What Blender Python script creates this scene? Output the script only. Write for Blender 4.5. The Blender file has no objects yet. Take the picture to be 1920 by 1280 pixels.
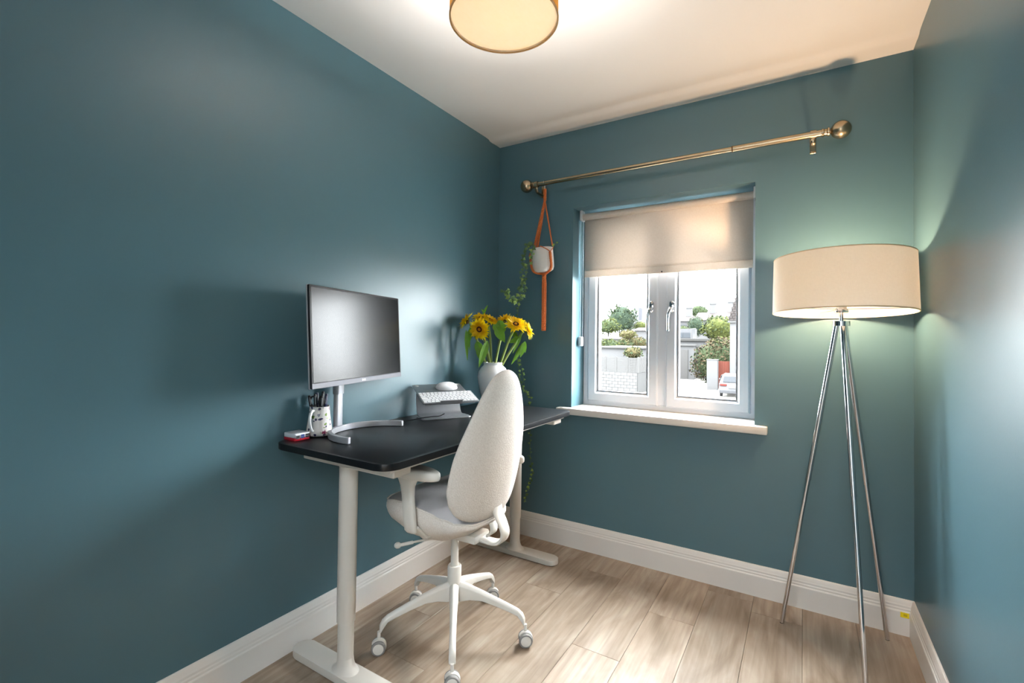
import bpy, bmesh, math, random
from mathutils import Vector, Matrix, noise
PI = math.pi
S = bpy.context.scene
C = S.collection
random.seed(7)

# ------------------------------------------------------------------ camera, world, lights, exposure
FPX, YAW, PITCH, ROLL, CAMZ, CY = 887.14, -.5518, .0168, .0125, 1.1893, 618.0
_f = Vector((math.sin(YAW)*math.cos(PITCH), math.cos(YAW)*math.cos(PITCH), math.sin(PITCH)))
_r = Vector((math.cos(YAW), -math.sin(YAW), 0))
_u = _r.cross(_f)
_r2 = math.cos(ROLL)*_r + math.sin(ROLL)*_u
_u2 = math.cos(ROLL)*_u - math.sin(ROLL)*_r
cam_data = bpy.data.cameras.new('camera')
cam = bpy.data.objects.new('camera', cam_data)
C.objects.link(cam)
cam.matrix_world = Matrix((( _r2.x, _u2.x, -_f.x, 0), (_r2.y, _u2.y, -_f.y, 0), (_r2.z, _u2.z, -_f.z, CAMZ), (0, 0, 0, 1)))
cam_data.sensor_width = 36
cam_data.lens = FPX/1920*36
cam_data.shift_y = -(640-CY)/1920
cam_data.clip_start = .02
cam_data.clip_end = 400
S.camera = cam

S.view_settings.view_transform = 'Standard'
S.view_settings.look = 'None'
S.view_settings.gamma = 1
S.view_settings.use_curve_mapping = False
S.view_settings.exposure = 0.4
SKY = 46.0
wd = bpy.data.worlds.new('overcast_sky')
S.world = wd
wd.use_nodes = True
# standard overcast sky: the zenith is brighter than the horizon, the same all the way round
_nt = wd.node_tree
_bg = _nt.nodes['Background']
_bg.inputs[0].default_value = (.93, .965, 1, 1)
_tc = _nt.nodes.new('ShaderNodeTexCoord')
_sx = _nt.nodes.new('ShaderNodeSeparateXYZ')
_nt.links.new(_tc.outputs['Generated'], _sx.inputs[0])
_mr = _nt.nodes.new('ShaderNodeMapRange')
_mr.inputs[1].default_value = 0
_mr.inputs[2].default_value = 1
_mr.inputs[3].default_value = SKY
_mr.inputs[4].default_value = SKY*1.9
_nt.links.new(_sx.outputs['Z'], _mr.inputs[0])
_nt.links.new(_mr.outputs[0], _bg.inputs[1])
PENDANT_W, FLOORLAMP_W = 66, 66
# unseen fill light added over the landing behind the camera
_ll = bpy.data.lights.new('added_fill_light', 'AREA')
_ll.shape = 'RECTANGLE'; _ll.size = 1.1; _ll.size_y = .7
_ll.energy = FILL_W = 88
_ll.color = (.86, .935, 1)
_lo = bpy.data.objects.new('added_fill_light', _ll)
C.objects.link(_lo)
_lo.location = (-.2, -.95, 2.37)
cy_ = S.cycles
cy_.max_bounces = 10
cy_.diffuse_bounces = 6
cy_.glossy_bounces = 4
cy_.transparent_max_bounces = 16
cy_.caustics_reflective = False
cy_.caustics_refractive = False
cy_.sample_clamp_indirect = 6
cy_.use_denoising = True

# room: left wall x, right wall x, back wall y, front wall y, height
XL, XR, YB, YF, H = -1.6531, .3862, 2.512, -.28, 2.4


# ------------------------------------------------------------------ materials
def srgb(r, g, b):
    def c(v):
        v /= 255
        return v/12.92 if v <= .04045 else ((v+.055)/1.055)**2.4
    return (c(r), c(g), c(b), 1)


MATS = {}


def mat(name, col, rough=.5, metal=0, var=0, vscale=8, bump=0, bscale=200, spec=.5, coat=0, aniso=None, trans=0, sub=0):
    if name in MATS:
        return MATS[name]
    m = bpy.data.materials.new(name)
    m.use_nodes = True
    nt = m.node_tree
    b = nt.nodes['Principled BSDF']
    if len(col) == 3:
        col = (*col, 1)
    b.inputs['Base Color'].default_value = col
    b.inputs['Roughness'].default_value = rough
    b.inputs['Metallic'].default_value = metal
    b.inputs['Specular IOR Level'].default_value = spec
    b.inputs['Coat Weight'].default_value = coat
    tc = nt.nodes.new('ShaderNodeTexCoord')
    if var:
        n = nt.nodes.new('ShaderNodeTexNoise')
        n.inputs['Scale'].default_value = vscale
        n.inputs['Detail'].default_value = 4
        nt.links.new(tc.outputs['Object'], n.inputs['Vector'])
        mx = nt.nodes.new('ShaderNodeMix')
        mx.data_type = 'RGBA'
        mx.inputs[6].default_value = tuple(max(0, c*(1-var)) for c in col[:3])+(1,)
        mx.inputs[7].default_value = tuple(min(1, c*(1+var)) for c in col[:3])+(1,)
        nt.links.new(n.outputs['Fac'], mx.inputs[0])
        nt.links.new(mx.outputs[2], b.inputs['Base Color'])
    if bump:
        n2 = nt.nodes.new('ShaderNodeTexNoise')
        n2.inputs['Scale'].default_value = bscale
        n2.inputs['Detail'].default_value = 3
        if aniso:
            mp = nt.nodes.new('ShaderNodeMapping')
            mp.inputs['Scale'].default_value = aniso
            nt.links.new(tc.outputs['Object'], mp.inputs[0])
            nt.links.new(mp.outputs[0], n2.inputs['Vector'])
        else:
            nt.links.new(tc.outputs['Object'], n2.inputs['Vector'])
        bp = nt.nodes.new('ShaderNodeBump')
        bp.inputs['Strength'].default_value = bump
        bp.inputs['Distance'].default_value = .002
        nt.links.new(n2.outputs['Fac'], bp.inputs['Height'])
        nt.links.new(bp.outputs[0], b.inputs['Normal'])
    MATS[name] = m
    return m


def cloth(name, col, col2, scale, trans=0, rough=.9, bump=.3):
    """woven cloth: two crossed wave patterns, optionally letting light through"""
    m = bpy.data.materials.new(name)
    m.use_nodes = True
    nt = m.node_tree
    b = nt.nodes['Principled BSDF']
    b.inputs['Roughness'].default_value = rough
    b.inputs['Specular IOR Level'].default_value = .15
    tc = nt.nodes.new('ShaderNodeTexCoord')
    fs = []
    for ax in ((1, .3, .3), (.3, .3, 1)):
        mp = nt.nodes.new('ShaderNodeMapping')
        mp.inputs['Scale'].default_value = ax
        nt.links.new(tc.outputs['Object'], mp.inputs[0])
        n = nt.nodes.new('ShaderNodeTexNoise')
        n.inputs['Scale'].default_value = scale
        n.inputs['Detail'].default_value = 2
        nt.links.new(mp.outputs[0], n.inputs['Vector'])
        fs.append(n)
    ad = nt.nodes.new('ShaderNodeMath')
    ad.operation = 'ADD'
    nt.links.new(fs[0].outputs['Fac'], ad.inputs[0])
    nt.links.new(fs[1].outputs['Fac'], ad.inputs[1])
    mr = nt.nodes.new('ShaderNodeMapRange')
    mr.inputs[1].default_value = .7
    mr.inputs[2].default_value = 1.3
    nt.links.new(ad.outputs[0], mr.inputs[0])
    mx = nt.nodes.new('ShaderNodeMix')
    mx.data_type = 'RGBA'
    mx.inputs[6].default_value = col
    mx.inputs[7].default_value = col2
    nt.links.new(mr.outputs[0], mx.inputs[0])
    nt.links.new(mx.outputs[2], b.inputs['Base Color'])
    bp = nt.nodes.new('ShaderNodeBump')
    bp.inputs['Strength'].default_value = bump
    bp.inputs['Distance'].default_value = .0015
    nt.links.new(mr.outputs[0], bp.inputs['Height'])
    nt.links.new(bp.outputs[0], b.inputs['Normal'])
    if trans:
        tr = nt.nodes.new('ShaderNodeBsdfTranslucent')
        nt.links.new(mx.outputs[2], tr.inputs['Color'])
        ms = nt.nodes.new('ShaderNodeMixShader')
        ms.inputs[0].default_value = trans
        nt.links.new(b.outputs[0], ms.inputs[1])
        nt.links.new(tr.outputs[0], ms.inputs[2])
        nt.links.new(ms.outputs[0], nt.nodes['Material Output'].inputs['Surface'])
    return m


def glass_mat():
    m = bpy.data.materials.new('window_glass')
    m.use_nodes = True
    nt = m.node_tree
    nt.nodes.remove(nt.nodes['Principled BSDF'])
    t = nt.nodes.new('ShaderNodeBsdfTransparent')
    t.inputs[0].default_value = (.97, .98, .975, 1)
    g = nt.nodes.new('ShaderNodeBsdfGlossy')
    g.inputs['Roughness'].default_value = .02
    fr = nt.nodes.new('ShaderNodeFresnel')
    fr.inputs[0].default_value = 1.45
    ms = nt.nodes.new('ShaderNodeMixShader')
    ge = nt.nodes.new('ShaderNodeNewGeometry')        # only the outer side of each face reflects
    inv = nt.nodes.new('ShaderNodeMath'); inv.operation = 'SUBTRACT'; inv.inputs[0].default_value = 1
    mu = nt.nodes.new('ShaderNodeMath'); mu.operation = 'MULTIPLY'
    nt.links.new(ge.outputs['Backfacing'], inv.inputs[1])
    nt.links.new(inv.outputs[0], mu.inputs[0])
    nt.links.new(fr.outputs[0], mu.inputs[1])
    nt.links.new(mu.outputs[0], ms.inputs[0])
    nt.links.new(t.outputs[0], ms.inputs[1])
    nt.links.new(g.outputs[0], ms.inputs[2])
    nt.links.new(ms.outputs[0], nt.nodes['Material Output'].inputs['Surface'])
    return m


def plank_mat():
    m = bpy.data.materials.new('oak_laminate')
    m.use_nodes = True
    nt = m.node_tree
    N = nt.nodes.new
    L = nt.links.new
    b = nt.nodes['Principled BSDF']
    b.inputs['Roughness'].default_value = .42
    b.inputs['Specular IOR Level'].default_value = .5
    tc = N('ShaderNodeTexCoord')
    oi = N('ShaderNodeObjectInfo')
    cb = N('ShaderNodeCombineXYZ')
    mu = N('ShaderNodeMath'); mu.operation = 'MULTIPLY'; mu.inputs[1].default_value = 37
    L(oi.outputs['Random'], mu.inputs[0])
    L(mu.outputs[0], cb.inputs[0]); L(mu.outputs[0], cb.inputs[1])
    va = N('ShaderNodeVectorMath'); va.operation = 'ADD'
    L(tc.outputs['Object'], va.inputs[0]); L(cb.outputs[0], va.inputs[1])

    def ns(sc, mapping, detail, dist=0):
        mp = N('ShaderNodeMapping'); mp.inputs['Scale'].default_value = mapping
        L(va.outputs[0], mp.inputs[0])
        n = N('ShaderNodeTexNoise'); n.inputs['Scale'].default_value = sc; n.inputs['Detail'].default_value = detail
        n.inputs['Distortion'].default_value = dist
        L(mp.outputs[0], n.inputs['Vector'])
        return n
    big = ns(5, (1.6, .45, 1), 4, 1.2)
    fine = ns(60, (1, .05, 1), 6, .3)
    r1 = N('ShaderNodeValToRGB')
    e = r1.color_ramp.elements
    e[0].position = .3; e[0].color = srgb(140, 121, 102)
    e[1].position = .72; e[1].color = srgb(181, 167, 151)
    x = r1.color_ramp.elements.new(.5); x.color = srgb(165, 146, 128)
    L(big.outputs['Fac'], r1.inputs[0])
    r2 = N('ShaderNodeValToRGB')
    e = r2.color_ramp.elements
    e[0].position = .32; e[0].color = (.66, .63, .6, 1)
    e[1].position = .62; e[1].color = (1, 1, 1, 1)
    L(fine.outputs['Fac'], r2.inputs[0])
    mx = N('ShaderNodeMix'); mx.data_type = 'RGBA'; mx.blend_type = 'MULTIPLY'; mx.inputs[0].default_value = .75
    L(r1.outputs[0], mx.inputs[6]); L(r2.outputs[0], mx.inputs[7])
    hs = N('ShaderNodeHueSaturation')
    mr = N('ShaderNodeMapRange'); mr.inputs[3].default_value = .9; mr.inputs[4].default_value = 1.1
    L(oi.outputs['Random'], mr.inputs[0]); L(mr.outputs[0], hs.inputs['Value'])
    L(mx.outputs[2], hs.inputs['Color'])
    L(hs.outputs[0], b.inputs['Base Color'])
    bp = N('ShaderNodeBump'); bp.inputs['Strength'].default_value = .15; bp.inputs['Distance'].default_value = .001
    L(fine.outputs['Fac'], bp.inputs['Height']); L(bp.outputs[0], b.inputs['Normal'])
    return m


TEAL = mat('teal_satin_paint', srgb(77, 110, 121), .36, var=.02, vscale=3, bump=.06, bscale=260, spec=.6)
CEIL = mat('white_ceiling_paint', srgb(242, 240, 238), .9, var=.01, bump=.05, bscale=150)
TRIM = mat('white_gloss_trim_paint', srgb(232, 228, 223), .35, var=.01, bump=.03, bscale=60)
UPVC = mat('white_upvc', srgb(228, 231, 238), .3, var=.005)
PLANK = plank_mat()
UNDER = mat('dark_underlay', srgb(80, 66, 54), .9, var=.1)
GLASS = glass_mat()
CHROME = mat('chrome', (.75, .75, .77), .09, 1, var=.02)
BRASS = mat('antique_brass', srgb(182, 164, 136), .26, 1, var=.12, vscale=30)
BRASSD = mat('dark_brass_joint', srgb(92, 70, 46), .35, 1, var=.1)
RUBBER = mat('black_gasket_rubber', srgb(50, 50, 54), .7, var=.05)
BLACKTOP = mat('black_desk_laminate', srgb(15, 16, 19), .34, var=.12, vscale=40, bump=.15, bscale=300, spec=.35)
DESKW = mat('off_white_powder_coated_steel', srgb(214, 209, 201), .45, var=.01, bump=.05, bscale=500)
CHAIRW = mat('cream_white_chair_plastic', srgb(228, 224, 216), .4, var=.01)
CFAB = cloth('light_beige_chair_fabric', srgb(214, 206, 198), srgb(232, 226, 219), 520)
SFAB = mat('grey_seat_top', srgb(196, 194, 196), .42, var=.02, bump=.1, bscale=700)
GREYW = mat('grey_wheel_rubber', srgb(140, 138, 136), .6, var=.03)
SHADEF = cloth('white_lampshade_linen', srgb(243, 240, 236), srgb(247, 244, 240), 300, trans=.72, bump=.1)
SHADEG = cloth('mustard_gold_shade_fabric', srgb(214, 176, 100), srgb(228, 192, 116), 300, trans=.65, bump=.1)
BLINDF = cloth('beige_blind_fabric', srgb(222, 212, 202), srgb(229, 220, 211), 260, trans=.22, bump=.1)
ALU = mat('brushed_aluminium', srgb(186, 188, 192), .36, .85, var=.04, vscale=60, bump=.05, bscale=400, aniso=(1, .1, 1))
SILVERP = mat('silver_grey_plastic', srgb(180, 181, 186), .35, .3, var=.02)
BLACKP = mat('black_plastic', srgb(22, 22, 26), .45, var=.05)
SCREEN = mat('matte_black_screen', srgb(12, 12, 14), .24, 0, var=.02, spec=.16)
WHITEP = mat('white_plastic', srgb(236, 236, 238), .35, var=.01)
KEYB = mat('keyboard_aluminium', srgb(176, 178, 182), .4, .7, var=.02)
REDP = mat('raspberry_red_plastic', srgb(196, 26, 44), .4, var=.04)
BLUEP = mat('blue_usb_plastic', srgb(34, 70, 150), .4, var=.04)
CERAM = mat('white_glazed_ceramic', srgb(244, 243, 243), .15, var=.01, coat=.6)
POTM = mat('matt_white_pot', srgb(224, 220, 216), .5, var=.01)
ROPE = mat('orange_macrame_cord', srgb(196, 104, 50), .85, var=.6, vscale=330, bump=.8, bscale=320)
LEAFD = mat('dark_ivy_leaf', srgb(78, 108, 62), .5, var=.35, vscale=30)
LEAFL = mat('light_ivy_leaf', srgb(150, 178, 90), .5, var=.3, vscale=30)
VINE = mat('vine_stem', srgb(96, 112, 62), .6, var=.2)
PETAL = mat('sunflower_petal', srgb(255, 214, 16), .6, var=.22, vscale=60)
PETALI = mat('sunflower_inner_petal', srgb(255, 200, 12), .6, var=.2, vscale=60)
DISKM = mat('sunflower_brown_disk', srgb(72, 34, 12), .9, var=.3, vscale=200, bump=.8, bscale=900)
DISKC = mat('sunflower_yellow_disk_centre', srgb(206, 138, 28), .9, var=.3, vscale=200, bump=.8, bscale=900)
SLEAF = mat('sunflower_leaf', srgb(100, 146, 40), .5, var=.35, vscale=20)
STEM = mat('sunflower_stem', srgb(138, 154, 78), .55, var=.15, vscale=30)
SOIL = mat('potting_soil', srgb(50, 36, 26), .95, var=.3, vscale=80)
YELLOW = mat('yellow_sticker', srgb(238, 214, 10), .6, var=.03)
YELLOWD = mat('sticker_faded_print', srgb(196, 172, 10), .6, var=.2, vscale=300)
OPAL = cloth('cream_diffuser', srgb(248, 238, 220), srgb(250, 240, 224), 120, trans=.42, bump=0)
LINING = cloth('white_shade_lining', srgb(250, 244, 232), srgb(252, 247, 238), 120, trans=.7, bump=0)


def thin(m, fac):
    """let light through a thin petal or leaf"""
    nt = m.node_tree
    b = nt.nodes['Principled BSDF']
    tr = nt.nodes.new('ShaderNodeBsdfTranslucent')
    ms = nt.nodes.new('ShaderNodeMixShader')
    ms.inputs[0].default_value = fac
    src = b.inputs['Base Color'].links[0].from_socket
    nt.links.new(src, tr.inputs['Color'])
    nt.links.new(b.outputs[0], ms.inputs[1])
    nt.links.new(tr.outputs[0], ms.inputs[2])
    nt.links.new(ms.outputs[0], nt.nodes['Material Output'].inputs['Surface'])


for _m, _k in ((PETAL, .5), (PETALI, .5), (SLEAF, .3), (LEAFL, .3), (LEAFD, .2)):
    thin(_m, _k)


def mug_mat():
    m = bpy.data.materials.new('floral_mug_glaze')
    m.use_nodes = True
    nt = m.node_tree
    N = nt.nodes.new
    L = nt.links.new
    b = nt.nodes['Principled BSDF']
    b.inputs['Roughness'].default_value = .15
    tc = N('ShaderNodeTexCoord')
    prev = None
    for i, (sc, col, lo, hi, off) in enumerate(((26, srgb(158, 62, 100), .0, .5, 0), (38, srgb(116, 140, 66), .0, .35, 3.3), (46, srgb(60, 58, 92), .0, .45, 8.1))):
        mp = N('ShaderNodeMapping'); mp.inputs['Location'].default_value = (off, off*.7, off*.3)
        L(tc.outputs['Object'], mp.inputs[0])
        v = N('ShaderNodeTexVoronoi'); v.inputs['Scale'].default_value = sc
        L(mp.outputs[0], v.inputs['Vector'])
        nn = N('ShaderNodeTexNoise'); nn.inputs['Scale'].default_value = 130
        L(tc.outputs['Object'], nn.inputs['Vector'])
        ad = N('ShaderNodeMath'); ad.operation = 'MULTIPLY_ADD'; ad.inputs[1].default_value = .5
        L(nn.outputs['Fac'], ad.inputs[0]); L(v.outputs['Distance'], ad.inputs[2])
        mr = N('ShaderNodeMapRange'); mr.inputs[1].default_value = .42+hi*.2; mr.inputs[2].default_value = .36+hi*.2
        L(ad.outputs[0], mr.inputs[0])
        mx = N('ShaderNodeMix'); mx.data_type = 'RGBA'
        if prev is None:
            mx.inputs[6].default_value = srgb(232, 226, 222)
        else:
            L(prev, mx.inputs[6])
        mx.inputs[7].default_value = col
        L(mr.outputs[0], mx.inputs[0])
        prev = mx.outputs[2]
    L(prev, b.inputs['Base Color'])
    return m


MUGM = mug_mat()

# ------------------------------------------------------------------ object helpers
MAT4 = {}


def thing(name, label, cat, loc=(0, 0, 0), rotz=0, group=None):
    o = bpy.data.objects.new(name, None)
    o.empty_display_size = .05
    C.objects.link(o)
    o.location = loc
    o.rotation_euler = (0, 0, rotz)
    o['label'] = label
    o['category'] = cat
    if group:
        o['group'] = group
    MAT4[o] = Matrix.Translation(loc) @ Matrix.Rotation(rotz, 4, 'Z')
    return o


def struct_root(name):
    o = bpy.data.objects.new(name, None)
    C.objects.link(o)
    o['kind'] = 'structure'
    MAT4[o] = Matrix.Identity(4)
    return o


def obj(name, bm, m, parent=None, world=True, smooth=True, angle=35):
    """link bm as one mesh object; with a parent and world=True its coordinates are world ones"""
    if parent is not None:
        M = MAT4[parent]
        if world:
            bm.transform(M.inverted())
        MM = M
    else:
        MM = Matrix.Identity(4)
    bmesh.ops.recalc_face_normals(bm, faces=bm.faces)
    me = bpy.data.meshes.new(name)
    bm.to_mesh(me)
    bm.free()
    ms = m if isinstance(m, (list, tuple)) else [m]
    for x in ms:
        me.materials.append(x)
    if smooth:
        me.polygons.foreach_set('use_smooth', [True]*len(me.polygons))
        me.set_sharp_from_angle(angle=math.radians(angle))
    o = bpy.data.objects.new(name, me)
    C.objects.link(o)
    if parent is not None:
        o.parent = parent
    MAT4[o] = MM
    return o


def tag(o, label, cat, group=None, kind=None):
    o['label'] = label
    o['category'] = cat
    if group:
        o['group'] = group
    if kind:
        o['kind'] = kind
    return o


def struct(name, bm, m, parent=None, smooth=True):
    o = obj(name, bm, m, parent, smooth=smooth)
    if parent is None:
        o['kind'] = 'structure'
    return o


def copy_tree(o, parent=None, loc=None, rotz=None):
    c = o.copy()
    C.objects.link(c)
    c.parent = parent
    if loc is not None:
        c.location = loc
    if rotz is not None:
        c.rotation_euler = (0, 0, rotz)
    for ch in [x for x in CH.get(o, [])]:
        copy_tree(ch, c)
    return c


CH = {}


def NB():
    return bmesh.new()


def add_box(bm, lo, hi, bevel=0, M=None, seg=1):
    lo, hi = Vector(lo), Vector(hi)
    r = bmesh.ops.create_cube(bm, size=1)
    vs = r['verts']
    c, s = (lo+hi)/2, hi-lo
    for v in vs:
        v.co = Vector((v.co.x*s.x, v.co.y*s.y, v.co.z*s.z))+c
    if bevel:
        es = list({e for v in vs for e in v.link_edges})
        rr = bmesh.ops.bevel(bm, geom=es, offset=bevel, segments=seg, affect='EDGES', profile=.5)
        vs = list({v for f in rr['faces'] for v in f.verts} | {v for v in vs if v.is_valid})
    if M is not None:
        for v in vs:
            v.co = M @ v.co
    return vs


def add_tube(bm, pts, rad, seg=12, caps=True, flat=None):
    """tube through pts; rad a number or one per point; flat=(a,b) scales the section"""
    pts = [Vector(p) for p in pts]
    n = len(pts)
    if not isinstance(rad, (list, tuple)):
        rad = [rad]*n
    rings = []
    t0 = (pts[1]-pts[0]).normalized()
    up = Vector((0, 0, 1)) if abs(t0.z) < .9 else Vector((1, 0, 0))
    a = t0.cross(up).normalized()
    for i, p in enumerate(pts):
        if i == 0:
            t = pts[1]-pts[0]
        elif i == n-1:
            t = pts[-1]-pts[-2]
        else:
            t = (pts[i+1]-pts[i]).normalized()+(pts[i]-pts[i-1]).normalized()
        t = t.normalized() if t.length > 1e-9 else t0
        a = (a-t*a.dot(t))
        a = a.normalized() if a.length > 1e-6 else t.orthogonal().normalized()
        b = t.cross(a).normalized()
        fa, fb = flat if flat else (1, 1)
        rings.append([bm.verts.new(p+(a*math.cos(2*PI*k/seg)*fa+b*math.sin(2*PI*k/seg)*fb)*rad[i]) for k in range(seg)])
    for i in range(n-1):
        for k in range(seg):
            bm.faces.new((rings[i][k], rings[i][(k+1) % seg], rings[i+1][(k+1) % seg], rings[i+1][k]))
    if caps:
        bm.faces.new(rings[0])
        bm.faces.new(rings[-1])
    return [v for r in rings for v in r]


def add_lathe(bm, prof, seg=32, M=None, close=False):
    """prof = [(r,z)...] turned about z"""
    rings = []
    allv = []
    for r, z in prof:
        if r < 1e-6:
            v = bm.verts.new((0, 0, z))
            rings.append([v])
            allv.append(v)
        else:
            rg = [bm.verts.new((r*math.cos(2*PI*k/seg), r*math.sin(2*PI*k/seg), z)) for k in range(seg)]
            rings.append(rg)
            allv += rg
    pairs = list(zip(rings[:-1], rings[1:]))
    if close:
        pairs.append((rings[-1], rings[0]))
    for a, b in pairs:
        if len(a) == 1 and len(b) == 1:
            continue
        for k in range(seg):
            k2 = (k+1) % seg
            if len(a) == 1:
                bm.faces.new((a[0], b[k], b[k2]))
            elif len(b) == 1:
                bm.faces.new((a[k], a[k2], b[0]))
            else:
                bm.faces.new((a[k], a[k2], b[k2], b[k]))
    if M is not None:
        for v in allv:
            v.co = M @ v.co
    return allv


def add_prism(bm, out, z0, z1, bevel=0, M=None, seg=2):
    """outline (x,y) extruded z0..z1"""
    lo = [bm.verts.new((x, y, z0)) for x, y in out]
    hi = [bm.verts.new((x, y, z1)) for x, y in out]
    n = len(out)
    fb = bm.faces.new(lo[::-1])
    ft = bm.faces.new(hi)
    for i in range(n):
        bm.faces.new((lo[i], lo[(i+1) % n], hi[(i+1) % n], hi[i]))
    vs = lo+hi
    if bevel:
        es = list(fb.edges)+list(ft.edges)
        rr = bmesh.ops.bevel(bm, geom=es, offset=bevel, segments=seg, affect='EDGES', profile=.5)
        vs = list({v for f in rr['faces'] for v in f.verts} | {v for v in vs if v.is_valid})
    if M is not None:
        for v in vs:
            v.co = M @ v.co
    return vs


def rrect(x0, y0, x1, y1, r, n=6):
    pts = []
    for cx, cy, a0 in ((x1-r, y1-r, 0), (x0+r, y1-r, 90), (x0+r, y0+r, 180), (x1-r, y0+r, 270)):
        for k in range(n+1):
            a = math.radians(a0+90*k/n)
            pts.append((cx+r*math.cos(a), cy+r*math.sin(a)))
    return pts


def add_sphere(bm, c, r, u=16, v=10, sc=(1, 1, 1)):
    M = Matrix.Translation(c) @ Matrix.Diagonal((r*sc[0], r*sc[1], r*sc[2], 1))
    bmesh.ops.create_uvsphere(bm, u_segments=u, v_segments=v, radius=1, matrix=M)


def frameM(origin, x, y, z):
    x, y, z = Vector(x).normalized(), Vector(y).normalized(), Vector(z).normalized()
    return Matrix(((x.x, y.x, z.x, origin[0]), (x.y, y.y, z.y, origin[1]), (x.z, y.z, z.z, origin[2]), (0, 0, 0, 1)))


def aimM(origin, zdir):
    z = Vector(zdir).normalized()
    x = z.orthogonal().normalized()
    return frameM(origin, x, z.cross(x), z)


def smooth_path(pts, n=8):
    """Catmull-Rom through pts"""
    P = [Vector(p) for p in pts]
    P = [P[0]*2-P[1]]+P+[P[-1]*2-P[-2]]
    out = []
    for i in range(1, len(P)-2):
        for k in range(n):
            t = k/n
            a, b, c, d = P[i-1], P[i], P[i+1], P[i+2]
            out.append(.5*((2*b)+(c-a)*t+(2*a-5*b+4*c-d)*t*t+(3*b-a-3*c+d)*t**3))
    out.append(P[-2])
    return out


# ------------------------------------------------------------------ room shell
WX0, WX1, WZ0, WZ1 = -1.138, -.195, .76, 1.947      # window opening
YW = 2.677                                          # face of the window frame
bm = NB(); add_box(bm, (XL-.15, YF-.15, -.05), (XL, YB+.3, H+.06)); struct('wall_left', bm, TEAL, smooth=False)
bm = NB(); add_box(bm, (XR, YF-.15, -.05), (XR+.15, YB+.3, H+.06)); struct('wall_right', bm, TEAL, smooth=False)
bm = NB()
yo = YB+.255
add_box(bm, (XL, YB, -.05), (WX0, yo, H+.06))
add_box(bm, (WX1, YB, -.05), (XR, yo, H+.06))
add_box(bm, (WX0, YB, -.05), (WX1, yo, WZ0))
add_box(bm, (WX0, YB, WZ1), (WX1, yo, H+.06))
bmesh.ops.remove_doubles(bm, verts=bm.verts, dist=1e-5)
struct('wall_back', bm, TEAL, smooth=False)
bm = NB()                                           # wall behind the camera, with the open doorway
DX0, DX1, DZ = -.62, .2, 2.02
add_box(bm, (XL, YF-.12, -.05), (DX0, YF, H+.06))
add_box(bm, (DX1, YF-.12, -.05), (XR, YF, H+.06))
add_box(bm, (DX0, YF-.12, DZ), (DX1, YF, H+.06))
struct('wall_front', bm, TEAL, smooth=False)
bm = NB()
for ya in (YF, YF-.14):
    add_box(bm, (DX0-.06, ya, 0), (DX0, ya+.02, DZ+.06), bevel=.003); add_box(bm, (DX1, ya, 0), (DX1+.06, ya+.02, DZ+.06), bevel=.003); add_box(bm, (DX0-.06, ya, DZ), (DX1+.06, ya+.02, DZ+.06), bevel=.003)
struct('door_1', bm, TRIM)
# unseen landing beyond the doorway, added to house the fill light
bm = NB()
LX0, LX1, LY0, LY1 = -1.5, 1.0, -1.6, YF-.12
add_box(bm, (LX0-.1, LY0-.1, -.05), (LX0, LY1-.03, H+.06)); add_box(bm, (LX1, LY0-.1, -.05), (LX1+.1, LY1-.03, H+.06)); add_box(bm, (LX0, LY0-.1, -.05), (LX1, LY0, H+.06))
add_box(bm, (XR+.15, LY1-.03, -.05), (LX1+.1, LY1, H+.06))
struct('wall_landing', bm, CEIL, smooth=False)
bm = NB(); add_box(bm, (LX0-.1, LY0-.1, H), (LX1+.1, LY1-.001, H+.06)); struct('ceiling_landing', bm, CEIL, smooth=False)
bm = NB(); add_box(bm, (LX0-.1, LY0-.1, -.06), (LX1+.1, LY1-.001, 0)); struct('floor_landing', bm, mat('landing_floor', srgb(180, 160, 138), .6, var=.05), smooth=False)
# ceiling: flat board that dips slightly just before the back wall
bm = NB()
prof = [(YF-.15, H+.010), (YB-.16, H+.010), (YB-.13, H+.008), (YB-.115, H+.001), (YB-.09, H-.001), (YB-.06, H+.001), (YB+.01, H)]
lo0 = [bm.verts.new((XL-.01, y, z)) for y, z in prof]
lo1 = [bm.verts.new((XR+.01, y, z)) for y, z in prof]
hi0 = [bm.verts.new((XL-.01, y, H+.08)) for y, z in prof]
hi1 = [bm.verts.new((XR+.01, y, H+.08)) for y, z in prof]
for i in range(len(prof)-1):
    bm.faces.new((lo0[i], lo0[i+1], lo1[i+1], lo1[i]))
    bm.faces.new((hi0[i], hi0[i+1], hi1[i+1], hi1[i]))
    bm.faces.new((lo0[i], lo0[i+1], hi0[i+1], hi0[i]))
    bm.faces.new((lo1[i], lo1[i+1], hi1[i+1], hi1[i]))
bm.faces.new((lo0[0], lo1[0], hi1[0], hi0[0])); bm.faces.new((lo0[-1], lo1[-1], hi1[-1], hi0[-1]))
struct('ceiling', bm, CEIL)

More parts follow.
